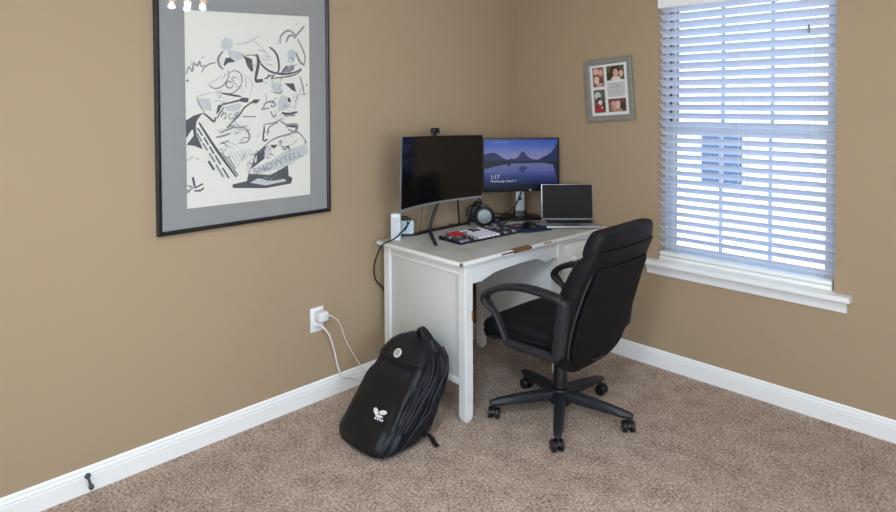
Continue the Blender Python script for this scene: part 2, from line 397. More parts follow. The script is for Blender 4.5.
# ------------------------------------------------------------------ framed drawing on the left wall
# pen strokes and fills of the drawing: kind, shade, width mm, (y, z) in mm on the wall
INK=[('f',1,0.0,[(-1998,1756),(-2001,1744),(-2009,1733),(-2021,1727),(-2033,1727),(-2045,1731),(-2052,1741),(-2055,1753),(-2052,1765),(-2044,1775),(-2033,1782),(-2020,1782),(-2009,1778),(-2001,1768)]),
('f',1,0.0,[(-2024,1728),(-1979,1727),(-1938,1702),(-1973,1684),(-1996,1688),(-2019,1703)]),
('s',2,12.2,[(-2044,1724),(-2061,1701),(-2067,1680),(-2059,1656),(-2044,1643)]),
('f',3,0.0,[(-2043,1664),(-2033,1692),(-2013,1697),(-1986,1679),(-2022,1672),(-2039,1656)]),
('s',1,8.2,[(-1984,1757),(-1937,1765),(-1901,1784),(-1866,1804)]),
('s',1,5.5,[(-1919,1775),(-1889,1771),(-1816,1707)]),
('s',1,5.6,[(-1866,1705),(-1816,1704)]),
('s',1,5.6,[(-1860,1691),(-1810,1696)]),
('s',2,9.9,[(-1765,1773),(-1761,1808),(-1725,1837),(-1692,1826),(-1680,1808)]),
('s',2,11.4,[(-1732,1782),(-1719,1810),(-1691,1817)]),
('s',2,10.8,[(-1692,1802),(-1634,1865)]),
('s',1,5.8,[(-1685,1866),(-1668,1875),(-1655,1880)]),
('s',2,8.7,[(-1672,1802),(-1649,1762),(-1631,1716),(-1637,1680)]),
('s',2,12.9,[(-1683,1737),(-1660,1693),(-1635,1675)]),
('f',1,0.0,[(-1726,1740),(-1693,1754),(-1683,1713),(-1700,1689),(-1727,1700)]),
('s',2,7.1,[(-1713,1712),(-1694,1701),(-1700,1689)]),
('s',1,7.1,[(-1790,1771),(-1771,1776)]),
('s',3,11.2,[(-1821,1753),(-1797,1737),(-1779,1709),(-1772,1663),(-1779,1634)]),
('s',3,10.4,[(-1878,1710),(-1866,1677),(-1829,1645),(-1779,1631),(-1727,1631),(-1681,1642),(-1654,1658)]),
('s',3,6.3,[(-1817,1607),(-1754,1614),(-1688,1628),(-1649,1654)]),
('f',2,0.0,[(-1763,1634),(-1727,1667),(-1694,1677),(-1691,1654),(-1714,1639)]),
('s',2,4.2,[(-1791,1682),(-1791,1680)]),
('s',3,8.5,[(-1760,1634),(-1730,1670)]),
('f',3,0.0,[(-1964,1725),(-1944,1706),(-1908,1693),(-1902,1642),(-1912,1635),(-1933,1663),(-1944,1696)]),
('s',2,6.2,[(-1938,1710),(-1883,1713)]),
('s',3,15.3,[(-1883,1715),(-1877,1676),(-1886,1631),(-1894,1594)]),
('s',3,18.0,[(-1894,1593),(-1855,1598)]),
('s',2,8.4,[(-1849,1604),(-1817,1619),(-1792,1622)]),
('s',3,7.0,[(-1836,1604),(-1823,1627)]),
('s',3,7.0,[(-1811,1607),(-1802,1622)]),
('s',2,8.1,[(-2206,1616),(-2196,1648),(-2181,1630),(-2173,1667),(-2159,1654),(-2149,1674),(-2142,1652),(-2127,1659)]),
('s',1,7.0,[(-2191,1651),(-2182,1671),(-2164,1663)]),
('s',2,7.0,[(-2141,1627),(-2129,1647),(-2108,1663),(-2077,1671)]),
('s',2,13.9,[(-2205,1593),(-2200,1586)]),
('s',1,7.0,[(-2145,1686),(-2126,1696)]),
('s',2,6.7,[(-2109,1578),(-2100,1564),(-2078,1558),(-2050,1569),(-2030,1591),(-2020,1616),(-2021,1640)]),
('s',2,6.8,[(-2013,1629),(-1990,1639),(-1964,1625),(-1958,1592),(-1974,1559),(-2003,1538),(-2043,1536)]),
('s',2,6.8,[(-2001,1576),(-2002,1570),(-2006,1564),(-2013,1561),(-2019,1561),(-2026,1563),(-2030,1568),(-2032,1574),(-2031,1581),(-2028,1587),(-2022,1590),(-2015,1591),(-2008,1589)]),
('s',2,5.5,[(-1992,1594),(-1996,1593),(-2000,1594),(-2003,1597),(-2005,1601),(-2004,1605),(-2001,1608),(-1997,1610),(-1993,1609),(-1989,1607),(-1988,1603)]),
('s',3,9.5,[(-2054,1538),(-2003,1529),(-1962,1523)]),
('s',1,5.5,[(-1955,1620),(-1926,1610),(-1908,1582),(-1909,1560),(-1921,1526)]),
('s',1,4.8,[(-1962,1587),(-1956,1537)]),
('s',1,9.6,[(-1941,1609),(-1938,1559)]),
('s',1,5.4,[(-2108,1579),(-2069,1601),(-2053,1618)]),
('f',3,0.0,[(-2072,1483),(-2046,1492),(-1974,1509),(-1957,1519),(-1926,1516),(-1930,1497),(-1957,1497),(-1969,1501),(-2032,1488),(-2052,1483),(-2066,1456),(-2080,1443),(-2076,1461)]),
('s',3,6.1,[(-2043,1477),(-2060,1453),(-2078,1424)]),
('s',2,6.8,[(-2046,1458),(-2058,1431)]),
('s',2,6.1,[(-2055,1439),(-2039,1450),(-2035,1439),(-2043,1423)]),
('s',2,5.5,[(-2000,1434),(-2002,1427),(-2008,1424),(-2015,1424),(-2020,1428),(-2022,1434),(-2020,1441),(-2014,1445),(-2007,1444),(-2002,1440)]),
('s',2,6.2,[(-1972,1460),(-1990,1430),(-2025,1384)]),
('s',2,5.5,[(-1969,1442),(-1972,1436),(-1978,1432),(-1985,1434),(-1990,1439),(-1990,1446),(-1985,1451),(-1978,1452),(-1972,1448)]),
('f',1,0.0,[(-2043,1477),(-1975,1493),(-1957,1482),(-1981,1460),(-2032,1458)]),
('s',3,7.6,[(-1873,1508),(-1916,1494),(-1951,1469),(-1975,1437),(-2032,1384)]),
('f',3,0.0,[(-1921,1494),(-1900,1510),(-1870,1509),(-1888,1491)]),
('s',2,6.2,[(-1958,1432),(-1892,1431)]),
('s',2,8.2,[(-2011,1389),(-1990,1386)]),
('s',1,5.4,[(-2084,1370),(-2045,1379),(-1993,1383),(-1935,1370),(-1929,1359)]),
('s',1,6.7,[(-2168,1519),(-2136,1531),(-2095,1539)]),
('s',2,6.0,[(-2164,1516),(-2150,1483),(-2131,1457)]),
('s',2,6.7,[(-2108,1510),(-2105,1462)]),
('f',1,0.0,[(-2163,1518),(-2106,1512),(-2104,1467),(-2126,1462),(-2147,1483)]),
('f',3,0.0,[(-2208,1423),(-2179,1441),(-2136,1453),(-2156,1432),(-2171,1405),(-2177,1384),(-2209,1369)]),
('s',3,9.4,[(-2137,1452),(-2113,1433),(-2089,1413),(-2084,1432)]),
('f',3,0.0,[(-2212,1424),(-2165,1422),(-2169,1394),(-2165,1355),(-2140,1295),(-2177,1312),(-2210,1318),(-2179,1356),(-2182,1388),(-2213,1343)]),
('s',3,11.7,[(-2156,1412),(-2080,1290),(-1990,1162)]),
('s',3,8.1,[(-2162,1387),(-2141,1354)]),
('s',3,8.1,[(-2135,1347),(-2116,1313)]),
('s',3,8.2,[(-2111,1306),(-2091,1272)]),
('s',3,8.2,[(-2086,1265),(-2062,1223)]),
('s',3,8.2,[(-2054,1208),(-2025,1160)]),
('s',2,9.9,[(-2166,1367),(-2145,1329)]),
('s',2,9.9,[(-2141,1322),(-2120,1289)]),
('s',2,10.0,[(-2113,1277),(-2088,1236)]),
('s',2,10.0,[(-2083,1225),(-2051,1167)]),
('s',3,10.9,[(-2117,1243),(-2092,1202)]),
('s',2,8.2,[(-2057,1277),(-1982,1168)]),
('s',2,7.3,[(-2027,1254),(-1993,1199)]),
('s',1,6.4,[(-2015,1275),(-1981,1206)]),
('s',1,6.4,[(-2000,1276),(-1970,1215)]),
('s',1,6.5,[(-1984,1277),(-1959,1225)]),
('s',1,6.5,[(-1969,1279),(-1948,1235)]),
('s',1,6.5,[(-1953,1280),(-1936,1244)]),
('s',1,6.5,[(-1937,1281),(-1925,1254)]),
('s',1,6.5,[(-1921,1283),(-1914,1264)]),
('s',2,9.1,[(-2082,1344),(-2045,1350),(-2014,1360)]),
('s',2,8.2,[(-2067,1362),(-2022,1378),(-1991,1388)]),
('s',2,7.3,[(-2060,1318),(-2022,1325)]),
('s',2,9.2,[(-1998,1385),(-1951,1383),(-1926,1349),(-1936,1319),(-1976,1313)]),
('s',1,18.4,[(-1999,1363),(-1979,1358)]),
('s',1,9.1,[(-2072,1297),(-2046,1280),(-2034,1302)]),
('f',1,0.0,[(-1815,1583),(-1780,1590),(-1754,1555),(-1761,1538),(-1799,1541)]),
('s',2,7.0,[(-1799,1543),(-1768,1538),(-1758,1555)]),
('f',3,0.0,[(-1746,1586),(-1695,1586),(-1681,1543),(-1707,1556)]),
('s',3,17.1,[(-1728,1516),(-1715,1498)]),
('f',1,0.0,[(-1761,1532),(-1729,1520),(-1730,1462),(-1781,1451),(-1781,1497)]),
('s',2,9.8,[(-1857,1463),(-1844,1492),(-1806,1499),(-1794,1481),(-1819,1475)]),
('s',2,8.3,[(-1866,1464),(-1825,1469)]),
('s',2,8.4,[(-1819,1455),(-1802,1427),(-1789,1445)]),
('s',3,12.7,[(-1762,1446),(-1723,1440),(-1677,1449)]),
('s',2,9.9,[(-1749,1432),(-1690,1433)]),
('s',2,7.0,[(-1854,1394),(-1801,1400),(-1753,1423)]),
('s',3,11.4,[(-1737,1392),(-1716,1381),(-1683,1377),(-1691,1355)]),
('s',2,7.9,[(-1661,1621),(-1647,1574),(-1638,1535)]),
('s',2,10.1,[(-1627,1582),(-1619,1577)]),
('s',1,11.2,[(-1843,1538),(-1838,1498)]),
('s',1,11.5,[(-1676,1532),(-1690,1461)]),
('s',2,8.5,[(-1772,1407),(-1743,1392),(-1731,1374)]),
('s',3,7.7,[(-1853,1387),(-1851,1354)]),
('s',2,6.3,[(-1832,1372),(-1827,1353)]),
('s',1,8.5,[(-1729,1474),(-1696,1473)]),
('f',1,0.0,[(-1924,1182),(-1822,1223),(-1749,1264),(-1629,1294),(-1617,1246),(-1741,1189),(-1894,1163)]),
('f',3,0.0,[(-2010,1130),(-1941,1139),(-1929,1186),(-1912,1215),(-1902,1257),(-1857,1290),(-1828,1293),(-1845,1266),(-1854,1234),(-1893,1209),(-1924,1190),(-1928,1171),(-1823,1157),(-1731,1195),(-1728,1144),(-1707,1132),(-1716,1106),(-1848,1097),(-2007,1114)]),
('f',1,0.0,[(-1925,1130),(-1886,1147),(-1823,1128),(-1750,1131),(-1740,1120),(-1847,1110)]),
('f',0,0.0,[(-1902,1241),(-1889,1253),(-1893,1222),(-1901,1218)]),
('f',4,0.0,[(-1815,1259),(-1817,1246),(-1822,1235),(-1830,1230),(-1838,1231),(-1846,1237),(-1851,1248),(-1853,1261),(-1851,1274),(-1845,1285),(-1838,1290),(-1829,1290),(-1821,1283),(-1816,1272)]),
('f',3,0.0,[(-1825,1297),(-1781,1296),(-1805,1278)]),
('s',2,8.9,[(-1857,1290),(-1805,1324),(-1739,1340),(-1676,1350),(-1629,1302)]),
('s',3,9.0,[(-1761,1290),(-1748,1272),(-1728,1285),(-1722,1262)]),
('s',3,9.7,[(-1854,1371),(-1857,1321),(-1835,1324)]),
('s',2,7.1,[(-1837,1342),(-1828,1378),(-1780,1402)]),
('s',2,10.8,[(-1739,1389),(-1680,1388),(-1685,1354)]),
('s',2,9.0,[(-1731,1367),(-1697,1354)]),
('s',2,8.1,[(-1769,1294),(-1764,1309)]),
('s',3,9.2,[(-1638,1303),(-1631,1296)]),
('s',3,10.8,[(-2186,1179),(-2178,1138)]),
('s',3,8.1,[(-2180,1131),(-2142,1146)]),
('s',3,8.1,[(-2181,1119),(-2152,1119),(-2139,1130)]),
('s',2,7.2,[(-2215,1121),(-2186,1133),(-2209,1146)]),
('s',2,7.2,[(-2212,1115),(-2198,1120)]),
('s',1,10.7,[(-2210,1251),(-2181,1266)]),
('s',1,9.0,[(-2175,1256),(-2158,1256)])]
rh = random.Random(11)      # fine pen hatching and loops over the figures
for ry_, rz_, rr_ in [(-2010, 1605, 42), (-1864, 1691, 50), (-1715, 1688, 49), (-1755, 1469, 75), (-1927, 1380, 59), (-1860, 1276, 51), (-2003, 1427, 42), (-1735, 1316, 48), (-2057, 1516, 32), (-1939, 1235, 39), (-1800, 1582, 47), (-1668, 1530, 33), (-2033, 1286, 37), (-1831, 1181, 52)]:
    for _ in range(11):
        a_ = rh.uniform(0, 6.28); d_ = rr_*rh.random()**.5; cy_, cz_ = ry_+d_*math.cos(a_), rz_+d_*math.sin(a_)
        t_ = rh.uniform(-.6, 1.2); ln = rh.uniform(8, 24); k_ = rh.uniform(-.5, .5)*ln
        INK.append(('s', rh.choice((1, 1, 2, 2, 3)), rh.uniform(1.2, 3.4), [(cy_-ln*math.cos(t_), cz_-ln*math.sin(t_)), (cy_-k_*math.sin(t_), cz_+k_*math.cos(t_)), (cy_+ln*math.cos(t_), cz_+ln*math.sin(t_))]))
AY0, AY1, AZ0, AZ1 = -2.335, -1.502, .947, 2.025
art = thing('framed_drawing', 'large black framed ink drawing in wide grey mat on the left wall', 'picture', (0.001, (AY0+AY1)/2, (AZ0+AZ1)/2))
oy, oz = (AY0+AY1)/2, (AZ0+AZ1)/2
def hole_frame(bm, y0, y1, z0, z1, q, x0, x1, mi=0):
    """slab x0..x1 with outer rectangle and inner quad q (4 pts y,z ccw from lower left)"""
    o4 = [(y0, z0), (y1, z0), (y1, z1), (y0, z1)]
    for a in range(4):
        c = (a+1) % 4
        p = [o4[a], o4[c], q[c], q[a]]
        prism(bm, [(x0, y, z) for y, z in p], (x1-x0, 0, 0), mi)
b = B(); fw = .017
h0, h1 = (AY1-AY0)/2, (AZ1-AZ0)/2
prof = [(0, 0), (.026, 0), (.028, .003), (.028, .009), (.022, fw), (0, fw)]
loops = []
for sy, sz in ((-1, -1), (1, -1), (1, 1), (-1, 1)):
    loops.append([(x, sy*(h0-d), sz*(h1-d)) for x, d in prof])
loft(b, loops, closed=True); finish('frame', b, M['frame_black'], art, angle=25)
PQ = [(-2.214, 1.046), (-1.610, 1.042), (-1.607, 1.914), (-2.214, 1.889)]
b = B(); hole_frame(b, -h0+.01, h0-.01, -h1+.01, h1-.01, [(y-oy, z-oz) for y, z in PQ], .012, .0165)
finish('mat_board', b, M['mat_gray'], art, smooth=False)
b = B(); box(b, .004, .010, -h0+.01, h0-.01, -h1+.01, h1-.01); finish('drawing_paper', b, M['paper'], art, smooth=False)
b = B(); lift_ = 0
for n_, (k, sh, w, pts) in enumerate(INK):
    x = .0102 + n_*.0000065
    P2 = [Vector((y/1000-oy, z/1000-oz)) for y, z in pts]
    if k == 'f':
        vs = [b.verts.new((x, p.x, p.y)) for p in P2]
        try: b.faces.new(vs).material_index = (4 if sh == 0 else sh-1)
        except ValueError: pass
        continue
    P3 = spline([Vector((p.x, p.y, 0)) for p in P2], 4) if len(P2) > 2 else [Vector((p.x, p.y, 0)) for p in P2]
    m_ = len(P3); prev = None
    for i, p in enumerate(P3):
        t = (P3[min(i+1, m_-1)]-P3[max(i-1, 0)])
        if t.length < 1e-9: continue
        t.normalize(); nn = Vector((-t.y, t.x, 0)); ww = w/2000*(.55+.45*math.sin(PI*(i+.6)/(m_+.2)))
        a_ = b.verts.new((x, p.x+nn.x*ww, p.y+nn.y*ww)); c_ = b.verts.new((x, p.x-nn.x*ww, p.y-nn.y*ww))
        if prev: b.faces.new((prev[0], a_, c_, prev[1])).material_index = sh-1
        prev = (a_, c_)
t = text_mesh('SHOWTELL', .046)
ang = math.atan2(.083, .286)
for v in t.verts:
    u, vv = v.co.x*1.12, v.co.y*1.25
    v.co = (  .0122, -1.905-oy+u*math.cos(ang)-.25*vv, 1.163-oz+u*math.sin(ang)+vv*.75)
merge(b, t, 1)
for f in b.faces: pass
me_mats = [M['ink1'], M['ink2'], M['ink3'], M['ink4'], M['paper']]
finish('ink_drawing', b, me_mats, art, smooth=False, doubles=False)
b = B(); box(b, .0172, .0192, -h0+.012, h0-.012, -h1+.012, h1-.012); finish('glass', b, M['glass'], art, smooth=False)

# ------------------------------------------------------------------ small collage frame on the right wall
cf = thing('photo_collage_frame', 'small grey frame with four snapshots hanging slightly crooked on the right wall', 'picture', (.710, -.001, 1.560))
cf.rotation_euler = (0, R(-4.3), 0)
hw, hh = .155, .183
b = B(); prof = [(0, 0), (.020, 0), (.022, .004), (.020, .026), (.014, .032), (0, .032)]
loft(b, [[(sx*(hw-d), -y, sz*(hh-d)) for y, d in prof] for sx, sz in ((-1, -1), (1, -1), (1, 1), (-1, 1))], closed=True)
finish('frame', b, M['gray_frame'], cf, angle=25)
b = B(); box(b, -hw+.02, hw-.02, -.012, -.004, -hh+.02, hh-.02); finish('mat_board', b, M['mat_white'], cf, smooth=False)
def snap(x0, x1, z0, z1, base, blobs, seed):
    mm = [mat('snapshot_ground', base, .6, noise_amt=.5, noise_scale=45)]
    b = B(); box(b, x0, x1, -.0132, -.0118, z0, z1)
    for i, (u, v, r, rr, c) in enumerate(blobs):
        mm.append(mat('snapshot_tone', c, .6, noise_amt=.25, noise_scale=60))
        cx, cz = x0+u*(x1-x0), z0+v*(z1-z0); R1, R2 = r*(x1-x0), rr*(x1-x0)
        pts = []
        for j in range(16):
            q = 2*PI*j/16; pts.append((min(x1, max(x0, cx+R1*math.cos(q))), -.0133-.00012*(i+1), min(z1, max(z0, cz+R2*math.sin(q)))))
        b.faces.new([b.verts.new(p) for p in pts]).material_index = i+1
    finish('snapshot', b, mm, cf, smooth=False, doubles=False)
snap(-.105, -.030, .022, .137, '8c5a4c', [(.3, .8, .24, .26, 'dcb6a2'), (.72, .72, .22, .25, 'd8b09a'), (.35, .35, .26, .3, 'e0c6b6'), (.75, .3, .2, .26, '70403a'), (.6, .1, .3, .14, 'caa294')], 1)
snap(-.105, -.030, -.133, .004, '5a5f58', [(.35, .75, .3, .3, 'c9ccca'), (.4, .2, .55, .34, 'a3242b'), (.45, .55, .22, .24, '3a2a28'), (.55, .45, .18, .2, 'e9d4cc'), (.85, .3, .14, .3, '2d3a30'), (.7, .22, .1, .1, 'e0b8a8')], 2)
snap(-.010, .105, .052, .137, '54603f', [(.5, .55, .3, .4, '38251f'), (.52, .5, .15, .2, 'd6a78f'), (.82, .42, .13, .16, 'dcb39a'), (.5, .06, .3, .16, 'e3d4c8'), (.15, .3, .16, .2, '33281f')], 3)
snap(-.010, .105, -.133, -.056, '6b4138', [(.3, .45, .2, .26, 'd0a08c'), (.55, .5, .15, .22, 'e0bfae'), (.8, .4, .15, .2, '3a2420'), (.1, .3, .12, .25, '8d6a5c'), (.5, .1, .3, .1, 'b88a7a')], 4)
b = B(); box(b, -.010, .105, -.0132, -.0118, -.044, .040)
for k, (w_, z_) in enumerate(((.055, .022), (.07, .008), (.03, -.006), (.075, -.022))): box(b, .047-w_/2, .047+w_/2, -.0136, -.0131, z_, z_+.003, mi=1)
tag(finish('text_card', b, [mat('grey_card', 'c9cac8', .7), mat('faint_lettering', 'a5a6a6', .7)], cf, smooth=False), 'plain grey card with faint lines of writing')
b = B(); box(b, -hw+.022, hw-.022, -.0162, -.0152, -hh+.022, hh-.022); finish('glass', b, M['glass'], cf, smooth=False)
# ------------------------------------------------------------------ desk  (local: -x towards left wall, +y along the wall away from camera)
DZ = .76
desk = thing('desk', 'worn white painted wooden desk with chipped edges against the left wall', 'desk', (.702, -1.257, 0), R(-1.6))
DW, DD = 1.195, .648
b = B(); box(b, -DD, 0, 0, DW, DZ-.021, DZ-.0004, .006, 3); dt = finish('desktop', b, M['desk'], desk)
b = B(); box(b, -DD+.004, -.013, .013, DW-.013, DZ-.004, DZ, .0004, 1); tag(finish('top_surface', b, M['desktop'], dt), 'greyish worn top surface')
def leg(x0, x1, y0, y1, zt=.739):
    b = B(); cx, cy = (x0+x1)/2, (y0+y1)/2; a, c = (x1-x0)/2, (y1-y0)/2
    def ring(z, s): 
        k = .12
        A, C = a*s, c*s
        return [(cx+sx*A*u, cy+sy*C*v, z) for sx, sy, u, v in ((-1, -1, 1, 1-k), (-1, -1, 1-k, 1), (1, -1, 1-k, 1), (1, -1, 1, 1-k), (1, 1, 1, 1-k), (1, 1, 1-k, 1), (-1, 1, 1-k, 1), (-1, 1, 1, 1-k))]
    loft(b, [ring(0, .62), ring(.018, .95), ring(.03, 1), ring(zt, 1)])
    return finish('leg', b, M['desk'], desk, angle=25)
PY0 = .737                         # left face of the drawer pedestal
l1 = leg(-.062, -.014, .040, .090)
leg(-.635, -.587, .040, .090)
leg(-.060, -.014, PY0, PY0+.046); leg(-.635, -.590, PY0, PY0+.046)
leg(-.060, -.014, 1.115, 1.161); leg(-.635, -.590, 1.115, 1.161)
# side panel recessed between the left legs, with a top rail and a thin bead
b = B(); box(b, -.59, -.06, .055, .068, .175, .739, .002); finish('side_panel', b, M['deskplain'], desk)
b = B(); box(b, -.59, -.06, .048, .07, .695, .739, .002); box(b, -.59, -.06, .047, .06, .686, .697, .003); finish('side_rail', b, M['desk'], desk)
b = B(); box(b, -.59, -.06, .050, .07, .165, .195, .002); finish('side_rail', b, M['desk'], desk)
# arched apron over the knee space
b = B()
arch = [(.088, .645), (.155, .645), (.175, .650), (.20, .657), (.235, .667), (.27, .672), (.34, .676), (.42, .679), (.50, .680), (.55, .680), (.575, .676), (.60, .667), (.625, .654), (.645, .648), (.67, .650), (.69, .656), (PY0+.005, .656)]
pts = [(-.040, y, z) for y, z in arch] + [(-.040, PY0+.005, .739), (-.040, .088, .739)]
prism(b, pts, (.018, 0, 0)); finish('apron', b, M['desk'], desk, angle=30)
# pedestal, its white lightened to make up for the shaded knee space
b = B()
box(b, -.60, -.03, PY0+.008, PY0+.022, .195, .739, .001); box(b, -.60, -.03, 1.135, 1.149, .195, .739, .001)
box(b, -.615, -.60, PY0+.02, 1.14, .195, .739); box(b, -.60, -.03, PY0+.02, 1.14, .195, .21)
for z in (.35, .53): box(b, -.05, -.03, PY0+.04, 1.12, z-.012, z+.012)
box(b, -.05, -.025, PY0+.04, 1.12, .715, .739)
finish('pedestal', b, mat('shade_lifted_white', 'f0f0ee', .5), desk)
for z0, z1 in ((.546, .711), (.366, .516), (.214, .334)):
    b = B(); box(b, -.045, -.016, PY0+.05, 1.111, z0, z1, .004); d = finish('drawer', b, M['desk'], desk)
    b = B(); zc = (z0+z1)/2+.0
    for y in ((PY0+.05+1.111)/2-.09,):
        lathe(b, [(.006, -.016), (.007, -.008), (.018, .002), (.019, .008), (.012, .014), (.002, .015)], 16, (0, y, zc), axis='x')
    tag(finish('knob', b, M['white_pl'], d), 'round white drawer knob')
# chipped paint on edges and legs
for y0, y1, z0, z1, x0, m_, lb in ((.272, .40, DZ-.011, DZ-.003, -.004, M['redwood'], 'reddish bare wood where paint has worn off the front edge'), (.36, .50, DZ-.016, DZ+.0005, -.03, M['bare'], 'brown bare wood where paint has worn off the front edge'), (.60, .66, DZ-.008, DZ-.002, -.004, M['bare'], None), (-.0006, .012, DZ-.017, DZ-.001, -.010, mat('grey_scuff', '6e6a66', .8), 'dark grey scuff on the near corner of the desktop')):
    b = B(); box(b, x0, .0007, y0, y1, z0, z1, .0003, 1); tag(finish('chipped_patch', b, m_, desk), lb)
b = B(); box(b, -.024, -.0130, .080, .0906, .475, .525, .002)
tag(finish('chipped_patch', b, mat('orange_bare_wood', '9a6a3a', .7, noise_amt=.3, noise_scale=60), l1), 'orange brown bare wood on the leg corner')
for z0, z1 in ((.50, .53), (.56, .60)):
    b = B(); box(b, -.0150, -.0132, PY0+.020, PY0+.025, z0, z1, .0005); tag(finish('scratch', b, mat('dark_scuff', '4a453f', .8), desk), 'dark scuff mark on the drawer stile')

# ------------------------------------------------------------------ curved monitor
mon = thing('curved_monitor', 'large curved black screen in thin silver casing, leftmost on the desk', 'monitor', (.145, -.892, DZ+.0005), R(10.7))
HWM, RC = .392, 1.5
def arc(y, off):
    a = y/RC; return ((RC-off)*(1-math.cos(a))+off, (RC-off)*math.sin(a))
N = 24
def arcbox(bm, y0, y1, z0, z1, o0, o1, mi=0):
    loops = []
    for i in range(N+1):
        y = y0+(y1-y0)*i/N
        a = arc(y, o0); c = arc(y, o1)
        loops.append([(a[0], a[1], z0), (c[0], c[1], z0), (c[0], c[1], z1), (a[0], a[1], z1)])
    loft(bm, loops, mi=mi)
ZB, ZT = .170, .546
def roll(bm):     # the panel hangs a little lower at its right end
    bmesh.ops.transform(bm, matrix=Matrix.Translation((0, 0, .36)) @ Matrix.Rotation(R(-2.0), 4, 'X') @ Matrix.Translation((0, 0, -.36)), verts=bm.verts)
b = B(); arcbox(b, -HWM, HWM, ZB, ZT, .010, .020)
arcbox(b, -HWM+.13, HWM-.13, ZB+.06, ZT-.06, -.030, .012); roll(b); finish('casing', b, M['silver_dk'], mon, angle=30)
b = B(); arcbox(b, -HWM+.004, HWM-.003, ZB+.012, ZT-.002, .0201, .0225); roll(b); finish('screen', b, M['screen'], mon, angle=30)
b = B(); arcbox(b, -HWM, HWM, ZB, ZB+.011, .0201, .0235); roll(b); finish('bottom_bezel', b, M['silver'], mon, angle=30)
b = B(); tube(b, [(-.052, .012, .004), (-.050, .03, .06), (-.034, .095, .19), (-.022, .11, .26), (-.012, .11, .30)], [.013, .010, .010, .012, .012], 12); finish('stand_neck', b, M['plastic'], mon)
b = B()
def bar(p0, p1, w, h):
    p0, p1 = Vector(p0), Vector(p1); d = (p1-p0); s = Vector((-d.y, d.x, 0)).normalized()*w
    pr = lambda p, hh: [p-s, p+s, p+s*.8+Vector((0, 0, hh)), p-s*.8+Vector((0, 0, hh))]
    loft(b, [pr(p0, h), pr(p1, h*.75)])
bar((-.052, .012, 0), (.005, .33, 0), .012, .013); bar((-.052, .012, 0), (-.060, -.11, 0), .012, .013); bar((-.052, .012, 0), (.185, -.250, 0), .009, .013)
finish('stand_foot', b, M['plastic'], mon)

wc = thing('webcam', 'small black webcam clipped on top of the curved monitor', 'webcam', (.156, -.903, DZ+.5475), R(10.7))
b = B(); box(b, -.012, .016, -.031, .031, .010, .042, .009, 3); finish('housing', b, M['plastic'], wc)
b = B(); lathe(b, [(.009, 0), (.0095, .004), (.007, .005), (.002, .0045)], 16, (.0155, 0, .026), 'x'); finish('lens', b, M['screen'], wc)
b = B(); box(b, -.018, .012, -.014, .014, .0, .006, .002); box(b, -.008, .004, -.006, .006, .005, .014, .001); finish('clip', b, M['plastic'], wc)

# ------------------------------------------------------------------ second monitor, facing the camera
m2 = thing('monitor', 'black edged monitor showing a blue lake and mountain, between the curved screen and laptop', 'monitor', (.222, -.232, DZ+.0005), R(-38.4))
W2, Z0, Z1 = .241, .172, .504
b = B(); box(b, -.004, .012, -W2, W2, Z0, Z1, .003); box(b, -.035, -.003, -W2+.06, W2-.06, Z0+.04, Z1-.06, .01); finish('casing', b, M['plastic'], m2)
def em(name, c, s=.7):
    m = mat(name, c, .3, emit=s); m.node_tree.nodes['Principled BSDF'].inputs['Base Color'].default_value = (.01, .01, .01, 1); m.node_tree.nodes['Principled BSDF'].inputs['Specular IOR Level'].default_value = .2; return m
def em_grad(name, stops, axis, lo, hi, s=.7):
    m = em(name, '000000', s); nt = m.node_tree; L = nt.links
    tc = nt.nodes.new('ShaderNodeTexCoord'); sp = nt.nodes.new('ShaderNodeSeparateXYZ'); L.new(tc.outputs['Object'], sp.inputs[0])
    mr = nt.nodes.new('ShaderNodeMapRange'); mr.inputs[1].default_value = lo; mr.inputs[2].default_value = hi
    nz = nt.nodes.new('ShaderNodeTexNoise'); nz.inputs['Scale'].default_value = 14
    mp = nt.nodes.new('ShaderNodeMapping'); mp.inputs['Scale'].default_value = (1, .5, 3); L.new(tc.outputs['Object'], mp.inputs[0]); L.new(mp.outputs[0], nz.inputs['Vector'])
    ad = nt.nodes.new('ShaderNodeMath'); ad.operation = 'MULTIPLY_ADD'; ad.inputs[1].default_value = .22
    L.new(sp.outputs[axis], mr.inputs[0]); L.new(nz.outputs['Fac'], ad.inputs[0])
    sb = nt.nodes.new('ShaderNodeMath'); sb.operation = 'SUBTRACT'; sb.inputs[1].default_value = .11
    L.new(mr.outputs[0], sb.inputs[0]); L.new(sb.outputs[0], ad.inputs[2])
    cr = nt.nodes.new('ShaderNodeValToRGB'); e = cr.color_ramp.elements
    e[0].position, e[0].color = stops[0][0], lin(stops[0][1]); e[1].position, e[1].color = stops[-1][0], lin(stops[-1][1])
    for p, c in stops[1:-1]: q = e.new(p); q.color = lin(c)
    L.new(ad.outputs[0], cr.inputs[0]); L.new(cr.outputs[0], nt.nodes['Principled BSDF'].inputs['Emission Color']); return m
